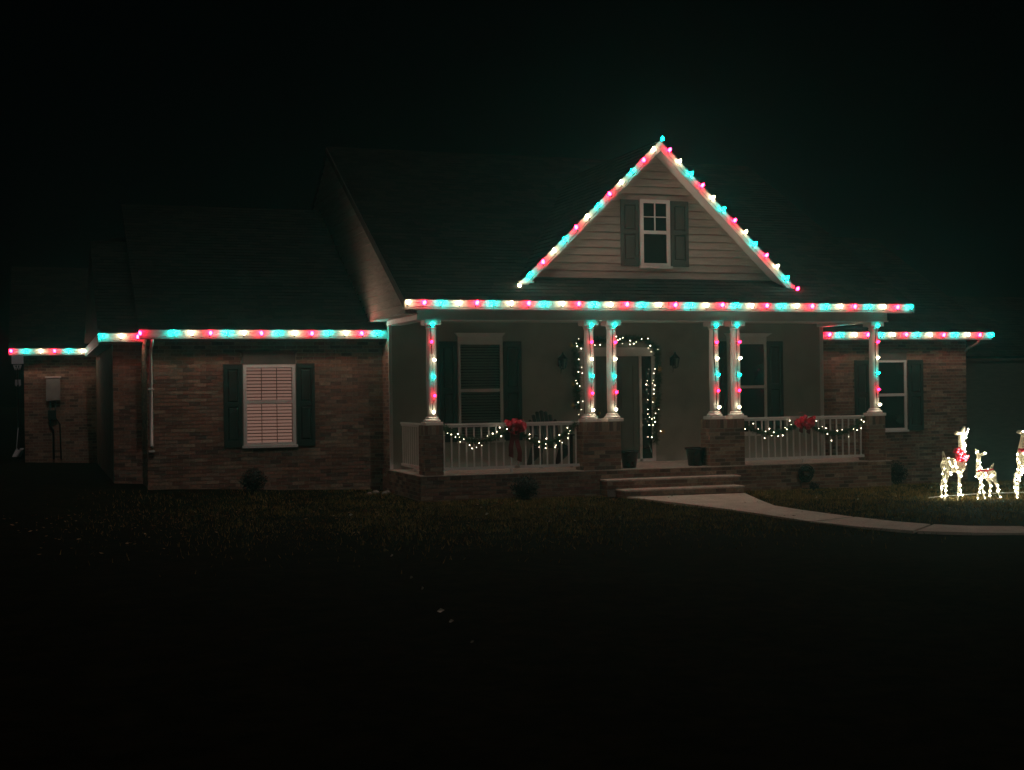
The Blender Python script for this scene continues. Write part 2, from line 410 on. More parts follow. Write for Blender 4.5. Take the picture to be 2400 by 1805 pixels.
# ---- eaves: gutter, fascia, soffit, roof
GP = [(0, 0), (0, .165), (-.105, .165), (-.115, .158), (-.112, .125), (-.094, .095), (-.085, .055), (-.068, .012), (-.055, 0)]
def gutter(x0, x1, y, z, lab=None):
    q = MB(); n = len(GP)
    segs = max(1, round((x1-x0)/3)); 
    poly = [(x0, y+.115+gy, z+gz) for gy, gz in GP]
    q.prism(poly, (x1-x0, 0, 0)); o = q.build('gutter', M['gutter'], house)
    if lab: o['label'] = lab
    j = MB()
    k = x0+1.9
    while k < x1-.5:
        j.prism([(k, y+.115+gy*1.03-.0015, z+gz*1.01-.001) for gy, gz in GP], (.02, 0, 0)); k += 3.05
    if j.v: j.build('joint_band', M['gutter'], o)
    return o
SL = .57
gutter(-.557, 9.41, -.42, 3.285, 'long white gutter along the porch eave')
gutter(-4.69, -.245, 2.10, 2.890); gutter(-5.32, -4.50, 3.45, 2.888); gutter(-7.03, -4.99, 11.8, 2.888)
gutter(8.98, 13.225, 2.10, 2.875)
def shingled(p0, ux, L, vy, slope, run, name='roof'):
    """roof slope: p0 eave corner, ux 2D dir along eave, vy 2D uphill dir"""
    ux = Vector((*ux, 0)); vv = Vector((*vy, slope)).normalized(); p0 = Vector(p0); nrm = ux.cross(vv); 
    if nrm.z < 0: nrm = -nrm
    D = run*math.sqrt(1+slope*slope)
    q = MB(); q.prism([p0, p0+ux*L, p0+ux*L+vv*D, p0+vv*D], nrm*-.05); ro = q.build(name, M['shingle'][2], house)
    s = MB(); nc = int(D/.14)
    for k in range(nc+1):
        t = 0; t -= random.uniform(0, .3)
        while t < L:
            wd = random.uniform(.17, .34); a, b = max(0, t), min(L, t+wd-.004); t += wd
            if b-a < .01: continue
            d0 = k*.14 - random.uniform(0, .012) - (.012 if k == 0 else 0); d1 = min(D, d0+.16); lf = random.uniform(.008, .014)
            A, B, Cc, Dd = p0+ux*a+vv*d0, p0+ux*b+vv*d0, p0+ux*b+vv*d1, p0+ux*a+vv*d1
            s.add([A+nrm*.001, B+nrm*.001, B+nrm*lf, A+nrm*lf, Cc+nrm*.003, Dd+nrm*.003], [(0, 1, 2, 3), (3, 2, 4, 5)], random.choices((0, 1, 2), (4, 3, 4))[0])
    o = s.build('shingle', M['shingle'], ro); o['kind'] = 'stuff'; return ro
RZ = 3.462
shingled((-.557, -.40, RZ), (1, 0), 9.98, (0, 1), SL, 6.4)
q = MB(); q.prism([(-.557, 6.0, RZ+6.4*SL), (9.42, 6.0, RZ+6.4*SL), (9.42, 12.4, RZ), (-.557, 12.4, RZ)], (0, 0, -.05)); q.build('roof', M['shingle'][2], house)
shingled((-4.69, 2.12, 3.065), (1, 0), 4.43, (0, 1), SL, 5.0)
shingled((-5.32, 3.47, 3.065), (1, 0), .85, (0, 1), SL, 3.6)
shingled((-7.03, 11.82, 3.065), (1, 0), 2.2, (0, 1), SL, 4.0)
shingled((8.98, 2.12, 3.05), (1, 0), 4.26, (0, 1), SL, 4.4)
shingled((14.0, 5.9, 2.62), (1, 0), 10, (0, 1), SL, 3)
q = MB(); q.prism([(-5.32, 7.07, 3.065+3.6*SL), (-.3, 7.07, 3.065+4.95*SL), (-.3, 12.4, 3.06), (-5.32, 12.4, 3.06)], (0, 0, -.05)); q.build('roof', M['shingle'][2], house)
q = MB(); q.prism([(8.98, 6.52, 3.05+4.4*SL), (13.24, 6.52, 3.05+4.4*SL), (13.24, 10.9, 3.05), (8.98, 10.9, 3.05)], (0, 0, -.05)); q.build('roof', M['shingle'][2], house)
# soffits / fascia
for (x0, x1, y0, y1, z) in ((-.54, 9.40, -.305, -.142, 3.305), (-4.67, -.245, 2.215, 2.55, 2.905), (-5.30, -4.535, 3.565, 3.9, 2.905), (-7.0, -5.06, 11.915, 12.2, 2.905), (9.0, 13.2, 2.215, 2.5, 2.89)):
    wall((x0, y0, z), (x1, y1, z+.03), name='soffit', mt='trim')
    wall((x0, y0-.0, z+.031), (x1, y0+.02, z+.15), name='fascia', mt='trim')
wall((-5.30, 3.9, 2.86), (-5.055, 11.7, 2.93), name='soffit', mt='trim')
wall((-5.315, 3.5, 2.89), (-5.302, 11.7, 3.05), name='fascia', mt='trim')
# left gable end of the main roof, lap boards
def gable_siding(parent, axis, c, plane, z0, apexz, half, sl, e=.142, face=-1, y_lo=None):
    k = 0; z = z0
    while z < apexz-.03:
        zt = min(z+e-.020, apexz-.005)
        wb = (apexz-z)/sl; wt = max(.003, (apexz-zt)/sl)
        a0, a1, b0, b1 = c-wb, c+wb, c-wt, c+wt
        q = MB()
        if axis == 'x':   # front wall, plane is y
            y0, y1 = plane-.028, plane-.014
            vs = [(a0, y0, z), (a1, y0, z), (b1, y1, zt), (b0, y1, zt), (a0, plane+.02, z), (a1, plane+.02, z), (b1, plane+.02, zt), (b0, plane+.02, zt)]
        else:
            x0, x1 = plane-.028, plane-.014
            a0 = max(a0, y_lo); b0 = max(b0, y_lo)
            vs = [(x0, a1, z), (x0, a0, z), (x1, b0, zt), (x1, b1, zt), (plane+.02, a1, z), (plane+.02, a0, z), (plane+.02, b0, zt), (plane+.02, b1, zt)]
        q.add(vs, [(0, 1, 2, 3), (5, 4, 7, 6), (0, 4, 5, 1), (1, 5, 6, 2), (2, 6, 7, 3), (3, 7, 4, 0)])
        q.build('siding_board', M['siding'], parent); z += e
ridge = RZ+6.4*SL-.06
ge = MB(); ge.prism([(-.50, -.28, 3.235), (-.50, -.28, 3.31), (-.50, 6.0, ridge-.02), (-.50, 12.1, 3.31), (-.50, 12.1, 3.235)], (.05, 0, 0))
geo = ge.build('wall', M['siding'], house); geo['label'] = 'lap sided end gable above the left wing roof'
gable_siding(geo, 'y', 6.0, -.50, 3.245, ridge-.03, 6, SL, y_lo=-.28)
wall((-.545, -.28, 3.215), (-.30, 12, 3.234), name='soffit', mt='siding')
# rake boards / soffit at left and right roof ends
for x0, x1 in ((-.575, -.555), (9.425, 9.445)):
    q = MB(); q.prism([(x0, -.40, RZ-.02), (x0, 6.0, RZ+6.4*SL-.02), (x0, 6.0, RZ+6.4*SL-.17), (x0, -.40, RZ-.17)], (x1-x0, 0, 0)); q.build('rake_board', M['dark_trim'], house)
for x0, x1 in ((9.06, 9.42),):
    q = MB(); q.prism([(x0, -.30, RZ-.11), (x0, 6.0, RZ+6.3*SL-.11), (x0, 6.0, RZ+6.3*SL-.13), (x0, -.30, RZ-.13)], (x1-x0, 0, 0)); q.build('soffit', M['trim'], house)
re_ = MB(); re_.prism([(9.0, -.13, 3.31), (9.0, 6.0, ridge-.02), (9.0, 12.1, 3.31)], (.05, 0, 0)); re_.build('wall', M['siding'], house)

# ---- porch beam, side beams, ceiling
wall((-.285, -.14, 3.132), (9.01, .14, 3.303), name='beam', mt='trim')
wall((-.300, -.155, 3.125), (9.025, -.1405, 3.150), name='beam_moulding', mt='trim')
wall((-.285, .141, 3.132), (-.02, WF-.001, 3.300), name='beam', mt='trim')
wall((8.78, .141, 3.132), (9.01, WF-.001, 3.303), name='beam', mt='trim')
wall((-.33, -.10, 3.285), (-.287, WF+.3, 3.31), name='beam_moulding', mt='trim')
wall((-.018, .142, 3.20), (8.778, WF-.002, 3.23), name='ceiling', mt='ceiling')

# ---- columns
def column(x):
    t = MB(); z0 = PT
    t.lathe([(.085, 0), (.088, .25), (.093, .55), (.089, 1.1), (.080, 1.62), (.080, 1.64)], (x, 0, z0+.135), 20)
    c = t.build('column', M['column'], house)
    p = MB(); p.box((x-.155, -.155, z0+.001), (x+.155, .155, z0+.055)); p.lathe([(.135, 0), (.148, .018), (.148, .035), (.12, .05), (.112, .065), (.118, .078), (.098, .092)], (x, 0, z0+.050), 20)
    bevelled(p.build('column_base', M['trim'], c), .006)
    k = MB(); k.lathe([(.080, 0), (.098, .01), (.098, .022), (.085, .03), (.09, .04), (.122, .07)], (x, 0, z0+1.640), 20); k.box((x-.14, -.14, z0+1.708), (x+.14, .14, 3.1315))
    k.build('capital', M['column'], c)
cols = [-.005, 2.90, 3.335, 5.375, 5.813, 8.795]
for x in cols: column(x)

# ---- railings
def railing(p, q, n, z_top=1.352, z_bot=.60, feet=True):
    p, q = Vector(p), Vector(q); d = (q-p); L = d.length; d.normalize(); nn = Vector((-d.y, d.x, 0))
    def bar(a, b, hw, z0, z1, name, par, mt='trim'):
        A, B = p+d*a, p+d*b; t = MB()
        t.prism([(A.x-nn.x*hw, A.y-nn.y*hw, z0), (B.x-nn.x*hw, B.y-nn.y*hw, z0), (B.x+nn.x*hw, B.y+nn.y*hw, z0), (A.x+nn.x*hw, A.y+nn.y*hw, z0)], (0, 0, z1-z0))
        return t.build(name, M[mt], par)
    r = bar(0, L, .033, z_top-.03, z_top, 'railing', house)
    bar(0, L, .020, z_top-.065, z_top-.031, 'rail', r); bar(0, L, .022, z_bot-.05, z_bot, 'rail', r)
    if feet:
        for k in (.5,): bar(L*k-.02, L*k+.02, .018, F-.003, z_bot-.051, 'rail_foot', r)
    for k in range(n):
        s = L*(k+.5)/n
        t = MB(); a = p+d*s; o = bar(s-.0115, s+.0115, .0115, z_bot+.0005, z_top-.0655, 'baluster', r)
    return r
railing((.135, -.0, 0), (2.695, 0, 0), 19); railing((5.885, 0, 0), (8.545, 0, 0), 20)
railing((-.03, .175, 0), (-.03, WF-.02, 0), 12)

# ---- windows, shutters, doors
def framebox(q, x0, x1, z0, z1, yo, yi, wdt):
    q.box((x0, yo, z0), (x0+wdt, yi, z1)); q.box((x1-wdt, yo, z0), (x1, yi, z1))
    q.box((x0+wdt, yo, z1-wdt), (x1-wdt, yi, z1)); q.box((x0+wdt, yo, z0), (x1-wdt, yi, z0+wdt*.8))
def window(x0, x1, z0, z1, y, meet, kind, head=None, cas=.05, label=None, grid=None):
    q = MB(); framebox(q, x0, x1, z0, z1, y-.045, y+.0, cas)
    o = q.build('window', M['trim'], house)
    if label: o['label'] = label
    s = MB(); s.box((x0-.03, y-.07, z0-.045), (x1+.03, y+.0, z0-.001)); s.build('sill', M['trim'], o)
    xi0, xi1, zi0, zi1 = x0+cas, x1-cas, z0+cas*.8, z1-cas
    m_ = MB(); m_.box((xi0, y-.036, meet-.03), (xi1, y-.004, meet+.03)); m_.build('sash', M['trim'], o)
    def pane(a, b, c, d, yy=0):
        g = MB(); g.box((a, y-.016+yy, c), (b, y-.012+yy, d)); g.build('pane', M['glass'] if kind in ('blind', 'lit') else M['screen'], o)
    if grid == 'four':
        mx_, mz = (xi0+xi1)/2, (meet+.03+zi1)/2
        mu = MB(); mu.box((mx_-.011, y-.03, meet+.031), (mx_+.011, y-.011, zi1-.001)); mu.box((xi0, y-.029, mz-.009), (mx_-.012, y-.011, mz+.009)); mu.box((mx_+.012, y-.029, mz-.009), (xi1, y-.011, mz+.009)); mu.build('muntin', M['trim'], o)
        for a, b in ((xi0, mx_-.004), (mx_+.004, xi1)):
            for c, d in ((meet+.031, mz-.003), (mz+.003, zi1)): pane(a, b, c, d)
    else: pane(xi0, xi1, meet+.031, zi1)
    pane(xi0, xi1, zi0, meet-.031, .006)
    bk = MB(); bk.box((xi0-.01, y+.035, zi0-.01), (xi1+.01, y+.04, zi1+.01))
    bk.build('room_behind', M['lit_gap'] if kind == 'lit' else M['dark'], o)
    if kind in ('blind', 'lit'):
        e = .060 if kind == 'lit' else .052; z = zi0+.02; nn = 0
        while z < zi1-.02:
            if abs(z-meet) > .035:
                t = MB(); th = R(58) if kind == 'lit' else R(50); hh = .5*(.052 if kind == 'lit' else .056)
                dy, dz = math.cos(th)*hh, math.sin(th)*hh; sag = random.uniform(-.002, .002)
                tp = 3 if kind == 'lit' else 1
                wseg = (xi1-xi0)/tp
                for k in range(tp):
                    a, b = xi0+k*wseg+(.007 if tp > 1 else 0), xi0+(k+1)*wseg-(.007 if tp > 1 else 0)
                    t.prism([(a, y+.015-dy, z-dz+sag), (a, y+.015+dy, z+dz), (a, y+.018+dy, z+dz), (a, y+.018-dy, z-dz+sag)], (b-a, 0, 0))
                t.build('slat', M['lit_slat'] if kind == 'lit' else M['blind'], o)
            z += e
    if head:
        hx0, hx1, hz1 = head; h = MB()
        h.prism([(x0, y-.05, z1+.001), (x1, y-.05, z1+.001), (x1, y-.05, hz1-.07), (x0, y-.05, hz1-.07)], (0, .06, 0))
        h.prism([(x0, y-.06, hz1-.069), (x1, y-.06, hz1-.069), (hx1, y-.09, hz1), (hx0, y-.09, hz1)], (0, .085, 0)); h.build('header', M['dark_trim'] if y > 2.3 else M['trim'], o)
    return o
def shutter(x0, x1, z0, z1, y, mt='shutter'):
    q = MB(); fw = .065; mid = (z0+z1)/2+.02
    q.box((x0, y-.03, z0), (x0+fw, y, z1)); q.box((x1-fw, y-.03, z0), (x1, y, z1))
    for a, b in ((z0, z0+.11), (mid-.035, mid+.035), (z1-.09, z1)): q.box((x0+fw, y-.03, a), (x1-fw, y, b))
    q.box((x0+fw-.001, y-.006, z0+.11), (x1-fw+.001, y-.001, mid-.035)); q.box((x0+fw-.001, y-.006, mid+.035), (x1-fw+.001, y-.001, z1-.09))
    o = bevelled(q.build('shutter', M[mt], house), .003, 1)
    for a, b in ((z0+.11, mid-.035), (mid+.035, z1-.09)):
        p = MB(); i = .018; j = .04; X0, X1, Z0, Z1 = x0+fw+i, x1-fw-i, a+i, b-i
        vs = [(X0, y-.0065, Z0), (X1, y-.0065, Z0), (X1, y-.0065, Z1), (X0, y-.0065, Z1), (X0+.02, y-.026, Z0+.02), (X1-.02, y-.026, Z0+.02), (X1-.02, y-.026, Z1-.02), (X0+.02, y-.026, Z1-.02)]
        p.add(vs, [(4, 5, 6, 7), (0, 1, 5, 4), (1, 2, 6, 5), (2, 3, 7, 6), (3, 0, 4, 7)]); p.build('shutter_panel', M[mt], o)
window(-2.845, -1.895, .97, 2.445, 2.55, 1.76, 'lit', (-2.90, -1.84, 2.70), label='window with warm lit slatted blind on the left brick wing', cas=.058)
shutter(-3.20, -2.865, .95, 2.45, 2.535); shutter(-1.875, -1.535, .94, 2.46, 2.535)
window(1.06, 1.94, .98, 2.83, WF, 1.92, 'blind', (1.0, 1.99, 3.0), label='tall window with closed blind behind the left porch railing')
shutter(.70, 1.045, .96, 2.84, WF-.005); shutter(1.96, 2.325, .96, 2.84, WF-.005)
window(6.70, 7.58, .98, 2.83, WF, 1.92, 'dark', (6.64, 7.70, 3.0), label='dark window behind the right porch railing')
shutter(6.34, 6.685, .96, 2.84, WF-.005); shutter(7.60, 7.965, .96, 2.84, WF-.005)
window(10.345, 11.255, .96, 2.455, 2.5, 1.71, 'dark', (10.30, 11.31, 2.68), label='dark window on the right brick wing')
shutter(9.97, 10.325, .94, 2.455, 2.485); shutter(11.30, 11.68, .94, 2.455, 2.485)
GY = .44
window(4.10, 4.70, 4.165, 5.385, GY-.035, 4.785, 'dark', label='small attic window in the gable with four upper panes', grid='four', cas=.065)
shutter(3.72, 4.085, 4.16, 5.375, GY-.030, 'gable_shutter'); shutter(4.725, 5.09, 4.16, 5.375, GY-.030, 'gable_shutter')

# front door
q = MB(); framebox(q, 3.52, 5.10, F-.003, 2.62, WF-.04, WF+.01, .07)
q.box((3.79, WF-.04, F), (3.84, WF+.01, 2.549)); q.box((4.76, WF-.04, F), (4.81, WF+.01, 2.549)); q.box((3.46, WF-.055, 2.62), (5.16, WF, 2.72))
fr = q.build('door_frame', M['trim'], house)
q = MB(); q.box((3.842, WF-.02, F+.03), (4.758, WF-.004, 2.548)); dr = q.build('door', M['door'], house)
for a, b, c, d in ((3.95, 4.27, .70, 1.30), (4.33, 4.65, .70, 1.30), (3.95, 4.27, 1.42, 2.40), (4.33, 4.65, 1.42, 2.40)):
    p = MB(); framebox(p, a, b, c, d, WF-.028, WF-.0205, .022); p.box((a+.05, WF-.030, c+.05), (b-.05, WF-.0205, d-.05)); p.build('door_panel', M['door'], dr)
h = MB(); h.lathe([(.012, 0), (.028, .01), (.03, .03), (.012, .045)], (0, 0, 0), 12)
hm_ = h.mesh('door_knob', M['gold']); ho = link('door_knob', hm_, dr, (3.90, WF-.02, 1.45)); ho.rotation_euler.x = R(90)
for a, b in ((3.591, 3.789), (4.811, 5.029)):
    p = MB(); p.box((a, WF-.012, F+.06), (b, WF-.006, 2.548)); p.build('sidelight', M['screen'], fr)

# sconces
for x in (3.12, 5.49):
    s = MB(); s.box((x-.05, WF-.015, 2.36), (x+.05, WF-.001, 2.52)); lo = s.build('wall_lantern', M['black'], house)
    a = MB(); a.tube([(x, WF-.01, 2.46), (x, WF-.07, 2.52), (x, WF-.13, 2.50), (x, WF-.14, 2.44)], .008); a.tube([(x, WF-.01, 2.40), (x, WF-.05, 2.30), (x, WF-.03, 2.22)], [.008, .008, .003]); a.build('bracket', M['black'], lo)
    b = MB(); cx = (x, WF-.14, 0)
    b.lathe([(.02, 2.30), (.035, 2.315), (.06, 2.325)], cx, 6, sm=False); b.lathe([(.115, 2.50), (.10, 2.515), (.04, 2.57), (.015, 2.60), (.02, 2.615), (.003, 2.63)], cx, 6, sm=False)
    for k in range(6):
        g = 2*math.pi*k/6; b.tube([(x+.056*math.cos(g), WF-.14+.056*math.sin(g), 2.32), (x+.095*math.cos(g), WF-.14+.095*math.sin(g), 2.505)], .006, 4)
    b.build('lantern_cage', M['black'], lo)
    g_ = MB(); g_.lathe([(.045, 2.327), (.082, 2.498)], cx, 6, sm=False); g_.build('lantern_glass', M['glass'], lo)

# ---- front gable on the porch roof
APX, AZ, HALF = 4.41, 6.47, 2.75; GS = .956
gw = MB(); gw.prism([(1.78, GY, 3.90), (7.04, GY, 3.90), (4.41, GY, 3.90+2.63*GS-.01)], (0, .1, 0)); gwo = gw.build('wall', M['siding'], house)
gwo['label'] = 'triangular lap sided gable wall above the porch'
gable_siding(gwo, 'x', APX, GY, 3.925, AZ-.215+.03, 2.6, GS, .1425)
for sgn in (-1, 1):
    sx = APX+sgn*HALF; zz = AZ-HALF*GS
    q = MB(); q.prism([(APX, .135, AZ-.035), (sx, .135, zz-.035), (sx, .135, zz-.065), (APX, .135, AZ-.07)], (0, 5.0, 0)); q.build('roof', M['shingle'][2], house)
    s = MB(); Lr = math.hypot(HALF, HALF*GS); ud = Vector((sgn*HALF, 0, -HALF*GS)).normalized(); nn = Vector((sgn*GS, 0, 1)).normalized()
    for k in range(int(Lr/.14)+1):
        a = Vector((sx, 0, zz)) - ud*(k*.14) ; yy = .10
        while yy < 5.0:
            wd = random.uniform(.2, .34); b = a-ud*.15
            if b.z > AZ: b = Vector((APX, 0, AZ))
            s.add([(a.x+nn.x*-.012, yy, a.z-.012), (a.x+nn.x*-.012, yy+wd-.004, a.z-.012), (b.x-nn.x*.024, yy+wd-.004, b.z-.024), (b.x-nn.x*.024, yy, b.z-.024)], [(0, 1, 2, 3)], random.randrange(3)); yy += wd
    so2 = s.build('shingle', M['shingle'], house); so2['kind'] = 'stuff'
    md = so2.modifiers.new('s', 'SOLIDIFY'); md.thickness = .01
    q = MB(); q.prism([(APX, .12, AZ-.03), (sx, .12, zz-.03), (sx, .12, zz-.03-.195), (APX, .12, AZ-.03-.20)], (0, .014, 0))
    f_ = q.build('rake_board', M['gutter'], house)
    q = MB(); q.prism([(APX, .112, AZ-.022), (sx, .112, zz-.022), (sx, .112, zz-.05), (APX, .112, AZ-.05)], (0, .0075, 0)); q.build('drip_edge', M['gutter'], f_)
    q = MB(); q.prism([(APX, .134, AZ-.20), (sx, .134, zz-.20), (sx, .134, zz-.22), (APX, .134, AZ-.22)], (0, .30, 0)); q.build('soffit', M['trim'], house)
q = MB(); q.box((1.66, .105, 3.80), (1.92, .44, 3.835)); q.prism([(1.66, .108, 3.835), (1.90, .108, 3.835), (1.78, .108, 3.90)], (0, .01, 0)); q.build('eave_return', M['trim'], house)

# ---- downspouts
def downspout(pts, name='downspout'):
    q = MB(); q.tube(pts, .036, 4); o = q.build(name, M['trim'], house)
    b = MB()
    for z in (2.0, .9):
        b.box((pts[-2][0]-.05, pts[-2][1]-.045, z), (pts[-2][0]+.05, pts[-2][1]+.05, z+.03))
    b.build('strap', M['trim'], o); return o
downspout([(-4.46, 2.18, 2.91), (-4.46, 2.20, 2.84), (-4.47, 2.48, 2.70), (-4.47, 2.495, 1.06), (-4.47, 2.40, 1.0)])
downspout([(-5.03, 11.9, 2.91), (-5.03, 11.92, 2.86), (-5.0, 12.10, 2.75), (-5.0, 12.14, .42), (-5.0, 12.04, .36)])
q = MB(); q.tube([(12.9, 2.17, 2.88), (12.9, 2.2, 2.80), (12.78, 2.40, 2.70), (12.76, 2.44, 2.62)], .036, 4); q.build('downspout', M['dark_trim'], house)
downspout([(-.32, 2.2, 2.90), (-.32, 2.2, 2.8), (-.33, 2.47, 2.7), (-.33, 2.49, .3), (-.33, 2.4, .25)]) if False else None

# electric panel on the far left wall
q = MB(); q.box((-6.21, 12.06, 1.80), (-5.88, 12.18, 2.36)); bx = q.build('meter_panel', M['meter'], house); bevelled(bx, .01)
q = MB(); q.box((-6.23, 12.045, 2.361), (-5.86, 12.18, 2.395)); q.build('panel_hood', M['trim'], bx)
q = MB(); q.box((-6.10, 12.035, 1.83), (-6.075, 12.058, 2.15)); q.box((-6.06, 12.04, 1.83), (-5.90, 12.0585, 2.24)); q.build('panel_cover', M['meter'], bx)
q = MB(); q.tube([(-6.12, 12.12, 1.80), (-6.12, 12.12, 1.2), (-6.05, 12.12, 1.1), (-6.05, 12.12, .4)], .025, 8); q.tube([(-6.0, 12.12, 1.8), (-6.0, 12.12, 1.4), (-5.9, 12.12, 1.25), (-5.88, 12.12, .4)], .018, 8); q.box((-6.17, 12.05, 1.35), (-5.98, 12.16, 1.58)); q.build('conduit', M['black'], bx)

lb = loose.build('brick', M['bricks'], house); lb['kind'] = 'stuff'

# ------------------------------------------------------------------ HOLIDAY LIGHT STRINGS
def bulb_mesh(name, mt):
    b = MB(); b.lathe([(.012, 0), (.021, .012), (.026, .030), (.023, .048), (.013, .064), (.003, .072)], (0, 0, 0), 10); return b.mesh(name, mt)
for k_, c_, e_, b_ in (('red', (1, .006, .045), 34, (.4, .02, .05)), ('teal', (.001, .80, .66), 36, (.02, .3, .25)), ('cream', (1, .84, .56), 24, (.6, .5, .3))):
    M['col_'+k_] = emit('column_%s_bulb_glass' % k_, c_, e_, b_)
BMC = {k: bulb_mesh('bulb_' + k, M['col_'+k]) for k in ('red', 'teal', 'cream')}
BM = {k: bulb_mesh('bulb_' + k, M[k]) for k in ('red', 'teal', 'cream')}
sk = MB(); sk.lathe([(.013, -.026), (.014, 0)], (0, 0, 0), 8); sk.box((-.006, -.006, -.05), (.006, .006, -.026)); SOCK = sk.mesh('socket', M['socket'])
def light_string(label, pts, cols, dirs, wire=None, wmat='green_wire', group='coloured light strings on the house', jit=.011, meshes=None):
    t = thing('light_string', label, 'string lights', pts[0], group)
    wp = []
    for i, (p, c, d) in enumerate(zip(pts, cols, dirs)):
        p = Vector(p) + Vector((random.uniform(-jit, jit), 0, random.uniform(-jit, jit)*.6)); d = (Vector(d) + Vector((random.uniform(-.3, .3), random.uniform(-.1, .1), random.uniform(-.2, .2)))).normalized()
        o = link('bulb', (meshes or BM)[c], t, p); o.rotation_mode = 'QUATERNION'; o.rotation_quaternion = d.to_track_quat('Z', 'Y')
        s = bpy.data.objects.new('socket', SOCK); COL.objects.link(s); s.parent = o
        wp.append(p - d*.045)
    pts2 = []
    for i, p in enumerate(wp):
        pts2.append(p)
        if i < len(wp)-1: pts2.append((p+wp[i+1])/2 + Vector((0, -.004, -.012 if wire is None else 0)))
    q = MB(); q.tube(pts2, .0035 if wire is None else wire, 5); q.build('cord', M[wmat], t)
    return t
def run(x_last, n, step, y, z, last_colour, first=None):
    seq = {'teal': ('teal', 'red', 'cream'), 'red': ('red', 'cream', 'teal'), 'cream': ('cream', 'teal', 'red')}[last_colour]
    pts = []; cc = []
    for k in range(n): pts.append((x_last-k*step, y, z)); cc.append(seq[k % 3])
    return pts[::-1], cc[::-1]
UPF = (0, -.55, .83)
p, c = run(9.33, 32, .309, -.458, 3.368, 'teal'); p = [(-.535, -.458, 3.368)]+p; c = ['cream']+c
light_string('longest string of red, teal and cream bulbs, clipped along the porch gutter', p, c, [UPF]*len(p))
p, c = run(-.44, 14, .3045, 2.062, 2.968, 'teal'); p[0] = (-4.66, 2.062, 2.968)
light_string('bulb string along the gutter of the brick wing left of the porch', p, c, [UPF]*len(p))
p, c = [(-5.27, 3.412, 2.966), (-4.93, 3.412, 2.966), (-4.62, 3.412, 2.966)], ['teal', 'cream', 'red']
light_string('short bulb string of three lights on the recessed gutter between two downspouts', p, c, [UPF]*3)
p, c = [(-6.97+.322*k, 11.762, 2.966) for k in range(7)], ['red', 'teal', 'cream', 'red', 'teal', 'cream', 'red']
light_string('farthest bulb string, above the electric panel wall at the left end', p, c, [UPF]*7)
p, c = run(13.17, 14, .3125, 2.062, 2.952, 'teal')
light_string('bulb string along the gutter of the brick wing behind the deer', p, c, [UPF]*len(p))
def rake(sgn, n, cs, off):
    pts = []; ud = Vector((sgn*HALF, 0, -HALF*GS)).normalized(); nn = Vector((sgn*GS, 0, 1)).normalized()
    for k in range(n):
        q = Vector((APX, .078, AZ-.085)) + ud*(.20+k*.3035) + nn*off
        pts.append(q)
    return pts, cs, [nn*.8+Vector((0, -.45, .35))]*n
L3 = ['cream', 'red', 'teal', 'cream', 'red', 'teal', 'cream', 'red', 'teal', 'cream', 'red', 'teal', 'cream']
R3 = ['red', 'cream', 'teal', 'red', 'cream', 'teal', 'red', 'cream', 'teal', 'red', 'cream', 'teal', 'red']
a, b, c = rake(-1, 13, L3, -.012)
light_string('bulb string climbing the left slope of the gable with a teal bulb at the peak', [Vector((APX+.03, .085, AZ-.045))]+a, ['teal']+b, [(.1, -.1, 1)]+c)
a, b, c = rake(1, 13, R3, -.008)
light_string('bulb string running down the right slope of the gable', a, b, [Vector(v)+Vector((.2, 0, .3)) for v in c])
names = ['string of bulbs down the single column at the left corner of the porch', 'string of bulbs down the column left of the front door garland',
         'string of bulbs down the column in front of the door garland', 'string of bulbs down the column above the right hand planter side of the door opening',
         'string of bulbs down the column in front of the dark porch window', 'string of bulbs down the single column nearest the deer']
for x, nm in zip(cols, names):
    pts = [(x+.012*random.uniform(-1, 1)+.018*k/5-.01, -.122, 3.035-.3*k) for k in range(6)]
    light_string(nm, pts, ['teal', 'red', 'cream', 'teal', 'red', 'cream'], [(.15, -.85, .35)]*6, wire=.0095, meshes=BMC)

# ------------------------------------------------------------------ garlands and bows
mb_ = MB(); mb_.lathe([(.004, -.013), (.012, -.006), (.0145, 0), (.012, .007), (.004, .013)], (0, 0, 0), 7)
MINI = mb_.mesh('mini_light', M['mini']); DMINI = mb_.mesh('deer_light', M['deer_mini']); RMINI = mb_.mesh('red_light', M['red_mini'])
def needles(path, n, rad, ln, parent, name='greenery', mats='pine'):
    q = MB(); path = [Vector(p) for p in path]; cum = [0]
    for a, b in zip(path, path[1:]): cum.append(cum[-1]+(b-a).length)
    for _ in range(n):
        s = random.uniform(0, cum[-1]); i = max(j for j in range(len(cum)) if cum[j] <= s+1e-9); i = min(i, len(path)-2)
        p = path[i].lerp(path[i+1], (s-cum[i])/max(1e-6, cum[i+1]-cum[i]))
        d = Vector((random.gauss(0, 1), random.gauss(0, 1), random.gauss(0, 1))).normalized(); p = p + d*random.uniform(0, rad)
        e = (d + Vector((random.gauss(0, .6), random.gauss(0, .6), random.gauss(0, .6)))).normalized()*ln*random.uniform(.6, 1.2)
        sd_ = e.orthogonal().normalized()*.005
        q.add([p-sd_, p+sd_, p+e], [(0, 1, 2)], random.randrange(2))
    o = q.build(name, M[mats], parent); o['kind'] = 'stuff'; return o
def minis(px, Y, parent, sc=(1, 1), mesh=None, size=1.0, jy=.03):
    for (x, y) in px:
        p = at(x, y, Y+random.uniform(-jy, jy)); s = random.uniform(.28, .68)*size
        o = link('mini_light', mesh or MINI, parent, p); o.scale = (s, s, s)
def swag(p, q, dip, n=14):
    p, q = Vector(p), Vector(q)
    return [p.lerp(q, k/n) + Vector((0, 0, -dip*(1-(2*k/n-1)**2))) for k in range(n+1)]
GYR = -.075
